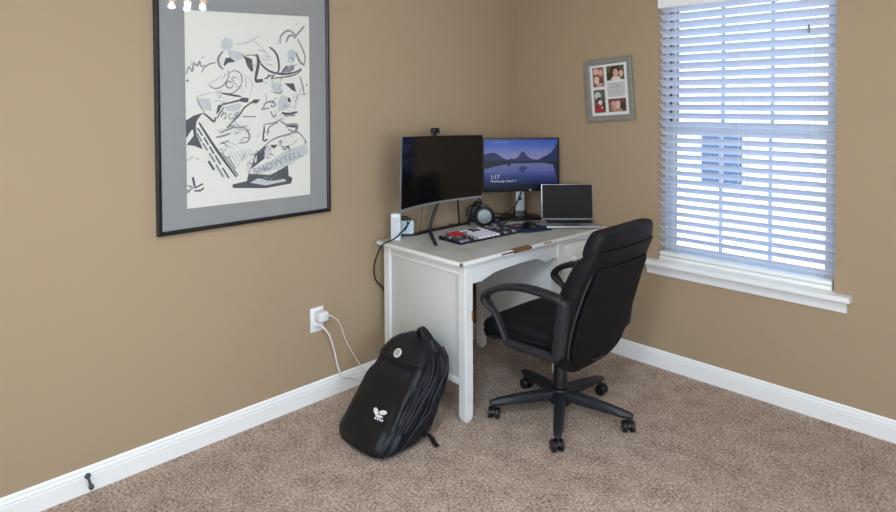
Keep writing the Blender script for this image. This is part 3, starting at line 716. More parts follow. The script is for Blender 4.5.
# image rectangle: u 0..1 left-right, v 0..1 bottom-top
IY0, IY1, IZ0, IZ1 = -W2+.006, W2-.010, Z0+.020, Z1-.008
def im(u, v, k): return (.0124+.00012*k, IY0+(IY1-IY0)*u, IZ0+(IZ1-IZ0)*v)
b = B()
def poly(pts, k, mi): b.faces.new([b.verts.new(im(u, v, k)) for u, v in pts]).material_index = mi
lake = em_grad('lake', [(0, '040918'), (.2, '0d1c48'), (.45, '2c3c7c'), (.72, '5a65a2'), (1, '68719f')], 2, IZ0, IZ0+.55*(IZ1-IZ0))
sky = em_grad('evening_sky', [(0, '8e86b4'), (.35, '6d7ab8'), (.7, '3f5cb4'), (1, '2a4aa8')], 2, IZ0+.6*(IZ1-IZ0), IZ1)
mtn, mtn2, shore, refl, wht, pale = em('far_mountain', '252b58'), em('blue_mountain', '16244f'), em('dark_shore', '080c22'), em('reflection', '2b356c'), em('clock_text', 'dfe6f5'), em('small_text', 'a8bbe6')
poly([(0, 0), (1, 0), (1, .52), (0, .52)], 0, 0); poly([(0, .52), (1, .52), (1, 1), (0, 1)], 0, 1)
poly([(.13, .53), (.20, .60), (.28, .58), (.36, .60), (.43, .61), (.47, .66), (.50, .74), (.525, .765), (.55, .73), (.585, .66), (.63, .61), (.70, .585), (.78, .60), (.80, .53)], 1, 2)
poly([(0, .52), (0, .71), (.07, .73), (.13, .745), (.19, .70), (.26, .62), (.33, .585), (.36, .62), (.40, .60), (.45, .57), (.5, .54), (.5, .52)], 2, 3)
poly([(.68, .53), (.74, .59), (.80, .64), (.86, .68), (.91, .73), (.95, .81), (.98, .90), (1, .95), (1, .52)], 2, 3)
poly([(0, .50), (0, .58), (.12, .57), (.3, .555), (.5, .55), (.7, .55), (.85, .545), (1, .56), (1, .46), (.8, .52), (.6, .515), (.36, .51), (.33, .44), (.31, .50), (.16, .46), (.06, .42), (0, .41)], 3, 4)
poly([(.46, .42), (.52, .30), (.585, .42), (.56, .45), (.49, .45)], 1, 5); poly([(.93, .50), (1, .50), (1, .18), (.97, .3)], 1, 4)
poly([(0, 0), (1, 0), (1, .05), (.6, .10), (.25, .04), (0, .05)], 1, 4)
def txt(s, size, u, v, mi, k=6):
    t = text_mesh(s, size); p = im(u, v, k)
    for q in t.verts: q.co = (p[0], p[1]+q.co.x, p[2]+q.co.y)
    merge(b, t, mi)
txt('1:17', .034, .085, .205, 6); txt('Wednesday, March 7', .019, .085, .135, 6); txt('Like what you see?', .013, .10, .935, 7)
finish('screen_image', b, [lake, sky, mtn, mtn2, shore, refl, wht, pale], m2, smooth=False, doubles=False)
b = B(); loft(b, [sup(-.05, .004, .010, .012, .030, 6, 24), sup(-.05, .004, .34, .012, .028, 6, 24)])
nk = tag(finish('stand_neck', b, M['silver'], m2), 'silver stand post')
b = B(); lathe(b, [(.010, 0), (.010, .002)], 16, (-.0385, .004, .12), 'x'); finish('cable_hole', b, M['plastic'], nk)
b = B(); loft(b, [sup(-.02, 0, .0, .095, .125, 4, 40), sup(-.02, 0, .010, .095, .125, 4, 40), sup(-.02, 0, .014, .088, .118, 4, 40)]); loft(b, [sup(-.05, .004, .013, .03, .045, 4, 24), sup(-.05, .004, .045, .02, .038, 4, 24)])
finish('stand_base', b, M['plastic'], m2)
b = B(); lathe(b, [(.006, 0), (.006, .002)], 12, (.0122, .055, Z0+.009), 'x'); finish('logo_badge', b, M['silver'], m2)

# ------------------------------------------------------------------ laptop
lp = thing('laptop', 'open silver laptop with dark screen on the far end of the desk', 'laptop', (.564, -.194, DZ+.0008), R(-44.5))
LW = .155
b = B(); box(b, -.10, .098, -LW, LW, .002, .016, .004); finish('base', b, M['silver'], lp)
b = B(); box(b, -.085, .005, -LW+.02, LW-.02, .0158, .0166); 
for r_ in range(5):
    for c_ in range(13): box(b, -.082+r_*.0172, -.068+r_*.0172, -LW+.023+c_*.0204, -LW+.041+c_*.0204, .0165, .0178, .001, 1)
finish('keyboard', b, M['plastic'], lp)
b = B(); box(b, .02, .085, -.05, .05, .0158, .0164, 0); finish('trackpad', b, M['silver_dk'], lp)
rt = Matrix.Translation((-.098, 0, .015)) @ Matrix.Rotation(R(-6), 4, 'Y')
b = B(); box(b, -.004, .003, -LW-.001, LW-.001, .004, .214, .002, rot=rt); lid = finish('lid', b, M['silver'], lp)
b = B(); box(b, .0028, .0040, -LW+.004, LW-.004, .010, .211, 0, rot=rt); finish('screen', b, mat('dark_laptop_screen', '2a2827', .55, spec=.12), lid)
b = B()
tube(b, [(-.099, -.12, .017), (-.099, .12, .017)], .005, 10)
finish('hinge', b, M['silver_dk'], lp)

# ------------------------------------------------------------------ small desk things
sp = thing('desk_speaker', 'slim white upright speaker at the near left corner of the desk', 'speaker', (.112, -1.150, DZ+.0005), R(-44))
b = B(); loft(b, [sup(0, 0, z, .026*s, .027*s, 5, 28) for z, s in ((0, .92), (.004, 1), (.134, 1), (.140, .95), (.142, .8))]); finish('housing', b, M['white_pl'], sp)
b = B(); box(b, .0255, .0268, -.018, .018,   .02, .122, .001, 1); finish('grille', b, mat('pale_grille', 'd3d6d8', .8, bump=.5, bump_scale=600), sp)
wb = thing('white_box', 'small pale blue white box under the left end of the curved monitor', 'box', (.068, -1.040, DZ+.0005), R(-38))
b = B(); box(b, -.03, .03, -.040, .040, .012, .085, .006); finish('housing', b, M['blue_white'], wb)
b = B(); box(b, -.031, .031, -.041, .041, .0, .013, .003); finish('base', b, M['plastic'], wb)
b = B(); box(b, -.02, .02, -.03, .012, .0852, .104, .006); box(b, -.012, .012, -.012, .03, .0852, .096, .004); finish('dark_cap', b, M['plastic'], wb)
b = B(); tube(b, [(.0312, -.012, .03), (.0318, .004, .055), (.0312, .018, .082)], .004, 6); finish('dark_strap', b, M['plastic'], wb)

kb = thing('keyboard', 'black mechanical keyboard with red, white and dark keycaps on the desk', 'keyboard', (.375, -.765, DZ+.0005), R(-4))
KX, KY = .088, .228
b = B(); prism(b, [(-KX, -KY, 0), (KX, -KY, 0), (KX, -KY, .010), (-KX, -KY, .020)], (0, 2*KY, 0)); finish('case', b, M['plastic'], kb)
kmats = {}
def keymesh(w, m):
    if (w, m) not in kmats:
        b = B(); loft(b, [sup(0, 0, z, .0125*s, w*s, 6, 12) for z, s in ((0, 1), (.006, .93), (.010, .78))])
        o = finish('key', b, M[m], kb, angle=50); kmats[(w, m)] = o; return o
    o = kmats[(w, m)].copy(); COL.objects.link(o); o.parent = kb; return o
rr_ = random.Random(3)
for r_ in range(6):
    for c_ in range(14):
        y = -KY+.022+c_*.0317
        if c_ < 4: m_ = 'red' if r_ < 3 and c_ > 0 else rr_.choice(['key_b', 'key_g', 'key_g', 'key_b'])
        elif c_ < 9: m_ = 'key_w' if r_ > 1 else rr_.choice(['key_b', 'key_g', 'key_w'])
        else: m_ = rr_.choice(['key_b', 'key_b', 'key_m', 'key_b', 'key_g'])
        x = -KX+.016+r_*.0288
        o = keymesh(.0142, m_); o.location = (x, y, .019-.010*(x+KX)/(2*KX))
pd = thing('mouse_pad', 'dark blue mouse pad with teal edge right of the keyboard', 'mouse pad', (.455, -.440, DZ+.0003), R(-20))
b = B(); loft(b, [sup(0, 0, 0, .085, .105, 8, 40), sup(0, 0, .004, .085, .105, 8, 40)]); finish('cloth_top', b, M['pad'], pd)
b = B(); tube(b, sup(0, 0, .003, .0855, .1055, 8, 40), .0022, 6, closed=True); finish('stitched_edge', b, M['teal'], pd)
ms = thing('computer_mouse', 'black computer mouse resting on the blue mouse pad', 'mouse', (.445, -.425, DZ+.0045), R(-10))
b = B(); loft(b, [sup(-.0+o_, 0, z, a_, c_, 2.6, 24) for z, a_, c_, o_ in ((0, .050, .029, 0), (.008, .054, .031, 0), (.02, .050, .029, -.002), (.03, .036, .022, -.006), (.034, .018, .011, -.008))]); finish('shell', b, M['plastic'], ms)
b = B(); lathe(b, [(.009, -.004), (.010, 0), (.009, .004)], 14, (-.030, 0, .024), 'y'); finish('scroll_wheel', b, M['rubber'], ms)

hp = thing('headphones', 'black over ear headphones with silver ear disc behind the keyboard', 'headphones', (.222, -.572, DZ+.0005), R(-42))
b = B(); lathe(b, [(.02, -.022), (.052, -.022), (.060, -.012), (.061, .004), (.052, .014), (.040, .017)], 28, (.0, 0, .062), 'x'); c1 = finish('ear_cup', b, M['plastic'], hp)
b = B(); lathe(b, [(.041, .0150), (.040, .019), (.030, .021), (.002, .0215)], 28, (0, 0, .062), 'x'); tag(finish('ear_disc', b, mat('brushed_disc', '8b8e91', .45, metal=.5, noise_amt=.5, noise_scale=40), c1), 'silver disc')
b = B(); lathe(b, [(.02, -.02), (.050, -.018), (.056, -.006), (.050, .010), (.02, .014)], 24, (-.115, -.045, .058), 'x'); finish('ear_cup', b, M['plastic'], hp)
b = B(); tube(b, [(-.002, .0, .112), (-.012, -.012, .128), (-.045, -.03, .136), (-.085, -.045, .128), (-.11, -.048, .104)], .010, 8, smooth=6); box(b, -.012, .008, -.022, .022, .106, .130, .006); finish('headband', b, M['plastic_soft'], hp)
b = B(); tube(b, [(-.105, -.05, .11), (-.085, -.075, .08), (-.06, -.09, .02), (-.03, -.085, .006)], .006, 8, smooth=6); finish('boom', b, M['plastic'], hp)
pn = B(); tube(pn, [(.262, -.54, DZ+.0065), (.345, -.44, DZ+.0065)], .006, 10); tag(finish('marker_pen', pn, M['key_m']), 'dark maroon pen lying behind the right end of the keyboard', 'pen')
pn = B(); tube(pn, [(.315, -.415, DZ+.0055), (.39, -.350, DZ+.0055)], .005, 10); tag(finish('pencil', pn, M['plastic']), 'thin black pen lying beside the mouse pad, below the lake monitor', 'pen')

# cables
def cable(name, pts, r, m, label, cat='cable', group=None, sm=8):
    b = B(); tube(b, pts, r, 8, smooth=sm); return tag(finish(name, b, M[m], angle=60), label, cat, group)
cable('hanging_cord', [(.108, -1.068, DZ+.085), (.150, -1.105, DZ+.075), (.162, -1.150, DZ+.050), (.160, -1.200, DZ+.02), (.12, -1.247, DZ-.01), (.085, -1.262, .68), (.055, -1.255, .61), (.035, -1.225, .54), (.025, -1.16, .46), (.02, -1.12, .25), (.025, -1.08, .06)], .0042, 'plastic', 'thin black cord draping over the left end of the desk and down the wall', 'cord')
cable('monitor_cable', [(.115, -.955, .95), (.10, -.952, .87), (.088, -.957, .80), (.078, -.955, DZ+.005), (.06, -.925, DZ+.005)], .003, 'bare', 'short brown cable hanging behind the curved monitor, above the white box', 'cable')
cable('monitor_cable', [(.10, -.67, .96), (.095, -.662, .88), (.09, -.650, .81), (.085, -.65, DZ+.007), (.05, -.69, DZ+.007)], .006, 'plastic', 'thick black cable left of the headphones behind the curved monitor', 'cable')
cable('display_cable', [(.105, -.52, .95), (.12, -.475, .87), (.135, -.42, .815), (.165, -.33, .80), (.195, -.265, .84), (.205, -.232, .885), (.21, -.21, .925)], .0045, 'plastic', 'black cable looping under the lake monitor through its silver post', 'cable')
b = B()
pts = []
for k in range(64):
    q = k*2*PI/16; rr = .060+.012*math.sin(k*.7); pts.append((.215+rr*math.cos(q)*.8, -.455+rr*1.15*math.sin(q)*.8, DZ+.008+.012*abs(math.sin(k*.31))+.004*k/16))
tube(b, pts, .0038, 7, smooth=2); tag(finish('coiled_cable', b, M['plastic']), 'tangled coil of black cable on the desk under the lake monitor', 'cable')
cable('laptop_cable', [(.40, -.268, DZ+.008), (.362, -.295, DZ+.006), (.335, -.33, DZ+.005), (.345, -.372, DZ+.005)], .0035, 'plastic', 'thin black cable curling from the left side of the laptop over the desk', 'cable')

# black box behind the front leg
bx = thing('power_brick', 'small black box on the carpet under the desk near the left wall', 'box', (.075, -.88, .0), R(0))
b = B(); box(b, -.035, .035, -.09, .09, .001, .15, .008); finish('housing', b, M['plastic'], bx)
b = B(); tube(b, [(.0, .09, .05), (.0, .14, .02), (-.02, .22, .006)], .004, 8, smooth=6); finish('lead', b, M['plastic'], bx)

# ------------------------------------------------------------------ wall outlet with plugs and cords, door stop
ol = thing('wall_outlet', 'white wall outlet plate on the left wall beside the desk', 'outlet', (.0005, -1.575, .412))
b = B(); box(b, 0, .006, -.038, .038, -.061, .061, .003); finish('plate', b, M['white_pl'], ol)
for z in (-.021, .021):
    b = B(); loft(b, [[(x, y, z+zz) for y, zz in [(.017*math.cos(2*PI*k/20), max(-.0135, min(.0135, .0175*math.sin(2*PI*k/20)))) for k in range(20)]] for x in (.0055, .0075)]); s_ = finish('socket', b, M['white_pl'], ol)
ad = thing('power_adapter', 'white cube charger plugged into the top socket of the wall outlet', 'charger', (.0085, -1.568, .432))
b = B(); box(b, 0, .052, -.026, .026, -.020, .026, .005); finish('housing', b, M['white_pl'], ad)
b = B(); tube(b, [(.048, .005, .010), (.060, .006, .012)], .005, 10); finish('connector', b, M['white_pl'], ad)
cable('charger_cord', [(.0685, -1.562, .444), (.085, -1.545, .442), (.075, -1.500, .405), (.045, -1.455, .345), (.03, -1.42, .27), (.02, -1.36, .17), (.022, -1.33, .12), (.035, -1.29, .06), (.06, -1.24, .012), (.10, -1.20, .008)], .0026, 'cord_white', 'thin white cord dropping from the charger towards the desk leg', 'cord')
pl = thing('power_plug', 'white plug in the lower socket of the wall outlet', 'plug', (.0085, -1.575, .391))
b = B(); loft(b, [[(x, y, z) for (y, z, _) in sup(0, 0, 0, a_, c_, 3, 16)] for x, a_, c_ in ((0, .013, .012), (.014, .013, .012), (.028, .007, .007), (.034, .005, .005))]); finish('housing', b, M['white_pl'], pl)
cable('extension_cord', [(.043, -1.575, .390), (.058, -1.565, .375), (.055, -1.535, .33), (.04, -1.50, .25), (.028, -1.475, .17), (.026, -1.46, .125), (.030, -1.445, .09), (.035, -1.40, .075), (.045, -1.34, .05), (.07, -1.27, .015), (.10, -1.22, .01)], .0048, 'cord_white', 'thick white cord hanging from the lower plug across the baseboard', 'cord')
ds = thing('door_stop', 'small dark grey door stop screwed into the left baseboard', 'door stop', (.0105, -2.605, .066))
rt = Matrix.Rotation(R(24), 4, 'Y')
b = B(); lathe(b, [(.011, 0), (.011, .003), (.006, .006)], 16, (0, 0, 0), 'x'); finish('base', b, M['rubber'], ds)
b = B(); lathe(b, [(.005, .003), (.005, .045)], 12, (0, 0, 0), 'x'); bmesh.ops.transform(b, matrix=rt, verts=b.verts); finish('shaft', b, M['rubber'], ds)
b = B(); lathe(b, [(.005, .044), (.009, .046), (.0095, .058), (.006, .062), (.001, .062)], 14, (0, 0, 0), 'x'); bmesh.ops.transform(b, matrix=rt, verts=b.verts); finish('bumper', b, M['rubber'], ds)
CHA = 180.5
# ------------------------------------------------------------------ office chair (local +x = forward, +y = its left)
ch = thing('office_chair', 'black padded swivel office chair on a five star base at the desk', 'chair', (.945, -.835, 0), R(CHA))
def xr(z):      # rear line of the backrest
    t = [(.28, -.160), (.34, -.182), (.42, -.205), (.52, -.232), (.6, -.257), (.69, -.286), (.78, -.320), (.87, -.354), (.96, -.376)]
    for (a, p), (c, q) in zip(t, t[1:]):
        if z <= c: return p+(q-p)*(max(z, a)-a)/(c-a)
    return t[-1][1]
def hwid(z):
    t = [(.28, .11), (.30, .18), (.33, .225), (.37, .257), (.44, .278), (.55, .282), (.65, .276), (.78, .260), (.88, .246), (.95, .222)]
    for (a, p), (c, q) in zip(t, t[1:]):
        if z <= c: return p+(q-p)*(max(z, a)-a)/(c-a)
    return t[-1][1]
def thick(z): return .060 if z < .33 else (.06+.045*(z-.33)/.09 if z < .42 else .105+.018*math.sin(PI*min(1, (z-.42)/.42)))
b = B(); loops = []
for i in range(31):
    z = .292+(.868-.292)*i/30; th = thick(z); s = 1
    if i < 3: th *= (.45, .75, .92)[i]
    if i > 27: th *= (.95, .85, .6)[i-28]; 
    l = []
    for (u, v, _) in sup(0, 0, 0, th/2, hwid(z)*(1 if i < 28 else (.99, .98, .96)[i-28]), 4.5, 48):
        l.append((xr(z)+th/2+u+.02*(v/.236)**2*.6-.012*max(0, (z-.7)/.2), v, z))
    loops.append(l)
loft(b, loops); finish('backrest', b, M['fabric'], ch, angle=70)
b = B(); loops = []
for k in range(17):
    q = PI*k/16; z = .895-.055*math.cos(q); s = math.sin(q)**.45
    th = .045+.055*s
    loops.append([(xr(z)+.047+u+.012*(v/.236)**2, v, z) for (u, v, _) in sup(0, 0, 0, th/2, (hwid(z)+.004)*(.90+.10*s), 4, 48)])
loft(b, loops); finish('headrest_cushion', b, M['fabric'], ch, angle=70)
for s in (-1, 1):
    for fr in (-1, 1):
        b = B(); tube(b, [(xr(z)+thick(z)/2*(1+.857*fr)+.012*(.857*hwid(z)/.236)**2, s*.857*hwid(z), z) for z in [.38+.44*k/20 for k in range(21)]], .0045, 6)
        finish('piping', b, M['seam'], ch)
b = B()    # rear outer shell of the back
loops = []
for i in range(21):
    z = .315+(.79-.315)*i/20; k = min(1, (i+.6)/2.2, (20.6-i)/1.6)
    loops.append([(xr(z)-.010*k+u*.5+.014*(v/.2)**2*.8, v, z) for (u, v, _) in sup(0, 0, 0, .020, (hwid(z)-.052)*min(1, .92+.08*k), 5, 36)])
loft(b, loops); finish('back_cover', b, mat('black_back_cloth', '08090c', .8, bump=.2, bump_scale=500, spec=.3), ch, angle=60)

def seatloft(levels, ex=4):
    b = B(); loops = []
    for z, s, dx in levels:
        l = []
        for (x, y, _) in sup(.066, 0, 0, .282*s+dx, .245*s+dx, ex, 48):
            d = max(0, x-.15); l.append((x, y, z-1.6*d*d+.10*max(0, abs(y)-.15)**2*0))
        loops.append(l)
    loft(b, loops); return b
finish('seat', seatloft([(.405, .93, 0), (.408, .985, 0), (.425, 1, 0), (.432, .985, 0), (.436, .985, 0), (.444, 1, 0), (.462, .99, 0), (.474, .95, 0), (.482, .85, 0), (.486, .6, 0), (.487, .2, 0)]), M['fabric'], ch, angle=70)
finish('seat_pan', seatloft([(.372, .80, 0), (.375, .90, 0), (.392, .97, 0), (.4045, .98, 0)]), M['nylon2'], ch, angle=60)
# arms: closed loops, the post at the rear, a sloping strut in front
loop = [(.095, .409), (.130, .460), (.162, .514), (.200, .545), (.229, .570), (.218, .597), (.18, .624), (.125, .646), (.065, .660), (.0, .669), (-.08, .669), (-.16, .662), (-.196, .655), (-.208, .632), (-.196, .54), (-.186, .46), (-.178, .416), (-.160, .402), (-.12, .404), (-.05, .404), (.04, .403)]
lp3 = spline([Vector((x, 0, z)) for x, z in loop], 4, True)
for s in (1, -1):
    b = B(); n_ = len(lp3)
    ry, rn = [], []
    for i in range(n_):
        f_ = i/n_*21
        ry.append(.019 if f_ < 3 else .026 if f_ < 13 else .022); rn.append(.0115 if f_ < 3.5 else .015 if f_ < 5 else .0145 if f_ < 12.5 else .027 if f_ < 16 else .018)
    sweep_flat(b, [(p.x, p.z) for p in lp3], ry, rn, s*.276, 14, True, 3)
    a_ = finish('armrest', b, M['plastic_soft'], ch, angle=60)
    b = B(); pth = spline([Vector((x, 0, z)) for x, z in ((.229, .576), (.214, .601), (.18, .628), (.125, .650), (.065, .664), (.0, .673), (-.08, .673), (-.16, .667), (-.204, .660))], 3)
    k_ = len(pth); sweep_flat(b, [(p.x, p.z) for p in pth], [.030*min(1, .6+.2*i, .6+.2*(k_-1-i)) for i in range(k_)], .012, s*.276, 14, False, 3)
    finish('arm_pad', b, M['plastic_soft'], a_, angle=60)
    b = B()
    for (x, z) in ((-.187, .47), (-.200, .60), (.03, .402)): lathe(b, [(.006, 0), (.006, .002)], 10, (x, s*.298, z), 'y')
    finish('bolt', b, M['plastic'], a_)
    b = B(); box(b, -.10, .03, min(s*.10, s*.270), max(s*.10, s*.270), .383, .393, .003); finish('arm_bracket', b, M['plastic'], a_)
b = B(); box(b, -.11, .09, -.075, .075, .315, .372, .012); box(b, -.21, -.09, -.035, .035, .325, .345, .006); finish('tilt_mechanism', b, M['plastic'], ch)
b = B(); tube(b, [(.02, -.07, .345), (.03, -.20, .350), (.035, -.25, .352)], .006, 8); tube(b, [(.035, -.245, .352), (.04, -.285, .352)], .010, 8); finish('lever', b, M['plastic'], ch)
for o in ch.children:      # the back sits a little off the column
    if o.name.split('.')[0] in ('backrest', 'headrest_cushion', 'piping', 'back_cover'): o.location.y = -.026
b = B(); lathe(b, [(.020, .30), (.020, .325)], 20); lathe(b, [(.034, .075), (.034, .20), (.031, .21), (.029, .30), (.027, .31), (.016, .312)], 24); finish('gas_column', b, M['plastic'], ch)
b = B(); lathe(b, [(.03, .062), (.050, .066), (.055, .085), (.052, .115), (.046, .135), (.036, .142)], 24); finish('base_hub', b, M['plastic'], ch)
for k in range(5):
    an = R(-128.5+72*k-CHA)
    rot = Matrix.Rotation(an, 4, 'Z')
    b = B(); loops = []
    for t in range(9):
        u = t/8; r_ = .035+.305*u; wd = .029-.009*u; zt = .132-.040*u**1.3; zb = .085-.018*u if t < 8 else .072
        if t == 8: wd *= .8; zt -= .004
        loops.append([(r_, y, z) for y, z in ((-wd*.8, zb), (wd*.8, zb), (wd, zb+.012), (wd*.82, zt-.006), (wd*.5, zt), (-wd*.5, zt), (-wd*.82, zt-.006), (-wd, zb+.012))])
    loft(b, loops); bmesh.ops.transform(b, matrix=rot, verts=b.verts); arm = finish('base_arm', b, M['plastic_soft'], ch, angle=35)
    cs = Matrix.Translation(rot @ Vector((.322, 0, 0))) @ Matrix.Rotation(an+R((70, 25, -60, 100, 10)[k]), 4, 'Z')
    b = B()
    for s in (-1, 1): lathe(b, [(.006, s*.0075), (.024, s*.0085), (.0262, s*.011), (.0262, s*.023), (.023, s*.0265), (.008, s*.0275)], 22, (-.010, 0, .0268), 'y')
    tube(b, [(-.010, -.02, .0268), (-.010, .02, .0268)], .006, 8)
    l_ = [[(-.010+.0285*math.cos(q), y, .0268+.0285*math.sin(q)) for q in [R(20+150*j/10) for j in range(11)]] + [(-.010+.02*math.cos(q), y, .0268+.02*math.sin(q)) for q in [R(170-150*j/10) for j in range(11)]] for y in (-.0072, .0072)]
    loft(b, l_); tube(b, [(.0, 0, .045), (.0, 0, .075)], .0075, 10)
    bmesh.ops.transform(b, matrix=cs, verts=b.verts); finish('caster', b, M['plastic'], arm, angle=40)

# ------------------------------------------------------------------ backpack leaning on the desk side
bp = thing('backpack', 'black backpack with white emblem and round badge leaning on the desk side', 'backpack', (.505, -1.575, 0))
BPX, BPY = .52, -1.52
#       z     x0    x1     yf      yb
BL = [(.004, .375, .665, -1.640, -1.395),
      (.020, .352, .688, -1.660, -1.375),
      (.060, .342, .700, -1.636, -1.335),
      (.110, .338, .704, -1.590, -1.300),
      (.170, .335, .706, -1.535, -1.270),
      (.230, .335, .706, -1.480, -1.248),
      (.290, .345, .702, -1.424, -1.236),
      (.335, .365, .680, -1.385, -1.232),
      (.370, .390, .640, -1.350, -1.230),
      (.392, .425, .590, -1.318, -1.234),
      (.402, .465, .545, -1.292, -1.245)]
def bl_at(z):
    z = max(BL[0][0], min(BL[-1][0], z))
    for p, q in zip(BL, BL[1:]):
        if z <= q[0]:
            t = (z-p[0])/(q[0]-p[0]); return [a+(c-a)*t for a, c in zip(p, q)]
    return list(BL[-1])
def bsurf(th, z, off=0, fold=True):
    """point on the bag; th angle: -90 front centre, 0 right side"""
    z_, x0, x1, yf, yb = bl_at(z); a, c = (x1-x0)/2+off, (yb-yf)/2+off; e = 3.6
    cc, ss = math.cos(th), math.sin(th)
    x = (x0+x1)/2 + a*math.copysign(abs(cc)**(2/e), cc); y = (yf+yb)/2 + c*math.copysign(abs(ss)**(2/e), ss)
    p = Vector((x-BPX, y-BPY, z))
    if fold:
        k = max(0, math.cos(th+R(12)))**1.2*min(1, z/.05)*min(1, max(0, .40-z)/.06)
        w = math.sin(th*15+z*16+1.5*noise.noise(p*7))*.007+noise.noise(p*22)*.009
        f_ = max(0, -ss)*noise.noise(p*9+Vector((3, 1, 4)))*.007
        nrm = Vector((cc, ss*.9, .3)).normalized(); p += nrm*(w*k+f_)
    return p
b = B(); NT = 96; loops = []
for i in range(49):
    z = .004+(.402-.004)*i/48; loops.append([bsurf(2*PI*j/NT, z) for j in range(NT)])
loft(b, loops); finish('body', b, M['nylon'], bp, angle=80)
def patch(t0, t1, z0, z1, off, nu=22, nv=22, shape=None):
    b = B(); g = []
    for i in range(nv+1):
        row = []
        for j in range(nu+1):
            u, v = j/nu, i/nv; za, zb = z0, z1
            if shape: za, zb = shape(u, z0, z1)
            z = za+(zb-za)*v; th = R(t0+(t1-t0)*u)
            ed = min(1, 8*min(u, 1-u), 8*min(v, 1-v)); ed = ed**.5
            row.append(b.verts.new(bsurf(th, z, -.004+(off+.004)*ed, True)))
        g.append(row)
    for i in range(nv):
        for j in range(nu): b.faces.new((g[i][j], g[i][j+1], g[i+1][j+1], g[i+1][j]))
    return b
finish('front_pocket', patch(-158, -42, .018, .262, .012), M['nylon2'], bp, angle=80)
tf = finish('top_flap', patch(-175, -35, .305, .396, .011, shape=lambda u, a, c: (a+.03*abs(2*u-1)**2, c)), M['nylon'], bp, angle=80)
b = B(); tube(b, [bsurf(R(-172+134*k/20),   .302+.03*abs(2*k/20-1)**2, .008) for k in range(21)], .0035, 6)
tube(b, [bsurf(R(-35+2*math.sin(k)), .02+.34*k/24, .006) for k in range(25)], .004, 6)
tube(b, [bsurf(R(-5+6*k/24), .03+.35*k/24, .009) for k in range(25)], .005, 6)
tube(b, [bsurf(R(30), .03+.34*k/24, .006) for k in range(25)], .004, 6)
finish('zipper', b, M['nylon2'], bp)
# side webbing folds
b = B()
for t0, t1 in ((-28, -12), (-18, 2), (-2, 14)):
    tube(b, [bsurf(R(t0+(t1-t0)*k/18), .10+.26*k/18, .004+.004*math.sin(k*.6)) for k in range(19)], .009, 8)
finish('strap', b, M['nylon'], bp, angle=70)
# carry loop at the top
b = B()
pa = spline([Vector(p) for p in ((.012, .235, .385), (.018, .215, .428), (.050, .20, .458), (.095, .19, .456), (.135, .19, .428), (.158, .20, .375))], 5)
sv = Vector((0, .35, .94)); loops = []
for p in pa: loops.append([p+Vector((0, -.012, -.005)), p+Vector((0, -.012, .004)), p+Vector((0, .012, .008)), p+Vector((0, .012, -.001))])
loft(b, loops); finish('carry_handle', b, M['nylon2'], bp, angle=70)
b = B(); pa = spline([Vector(p) for p in ((.150, .085, .035), (.175, .115, .045), (.200, .125, .035), (.218, .128, .015), (.232, .132, .006))], 5)
loft(b, [[p+Vector((-.004, -.010, .002)), p+Vector((.004, -.010, .004)), p+Vector((.006, .010, .004)), p+Vector((-.002, .010, .002))] for p in pa]); finish('side_strap', b, M['nylon2'], bp, angle=70)
# round badge on the flap and printed emblem on the pocket: flat prints following the bag
def place(th, z, off):
    o = bsurf(R(th), z, off, False); du = (bsurf(R(th+3), z, off, False)-bsurf(R(th-3), z, off, False)).normalized(); dv = (bsurf(R(th), z+.01, off, False)-bsurf(R(th), z-.01, off, False)).normalized()
    n = du.cross(dv).normalized(); return o, du, dv, n
o_, du, dv, nn = place(-92, .345, .020)
b = B()
def disc(r0, r1, h, mi, sq=1):
    ring = lambda r, hh: [o_+du*(r*math.cos(2*PI*k/28))+dv*(r*sq*math.sin(2*PI*k/28))+nn*hh for k in range(28)]
    if r0 > 0: loft(b, [ring(r0, h), ring(r1, h)], cap=False, mi=mi)
    else: b.faces.new([b.verts.new(p) for p in ring(r1, h)]).material_index = mi
loft(b, [[o_+du*(.021*math.cos(2*PI*k/28))+dv*(.021*math.sin(2*PI*k/28))+nn*h for k in range(28)] for h in (-.006, .0)])
disc(.0085, .0125, .0006, 1); disc(0, .004, .0007, 1)
tag(finish('badge', b, [mat('cream_badge', 'dedbd0', .5), mat('olive_print', '5a5a48', .6)], tf, doubles=False), 'round cream badge with dark ring')
o_, du, dv, nn = place(-84, .155, .019)
b = B()
def blob(pts, mi=0):
    b.faces.new([b.verts.new(o_+du*u*1.75+dv*v*1.25+nn*.001) for u, v in pts]).material_index = mi
def ell(cx, cy, rx, ry, an, n=18): return [(cx+rx*math.cos(t)*math.cos(an)-ry*math.sin(t)*math.sin(an), cy+rx*math.cos(t)*math.sin(an)+ry*math.sin(t)*math.cos(an)) for t in [2*PI*k/n for k in range(n)]]
blob(ell(-.013, .001, .013, .0075, R(-38))); blob(ell(.010, .007, .013, .0075, R(24))); blob(ell(.004, -.009, .013, .0045, R(10)))
for k in range(4): blob(ell(-.004+k*.008, -.019+.001*k, .003, .004, R(20)))
finish('emblem', b, M['logo'], bp, smooth=False, doubles=False)

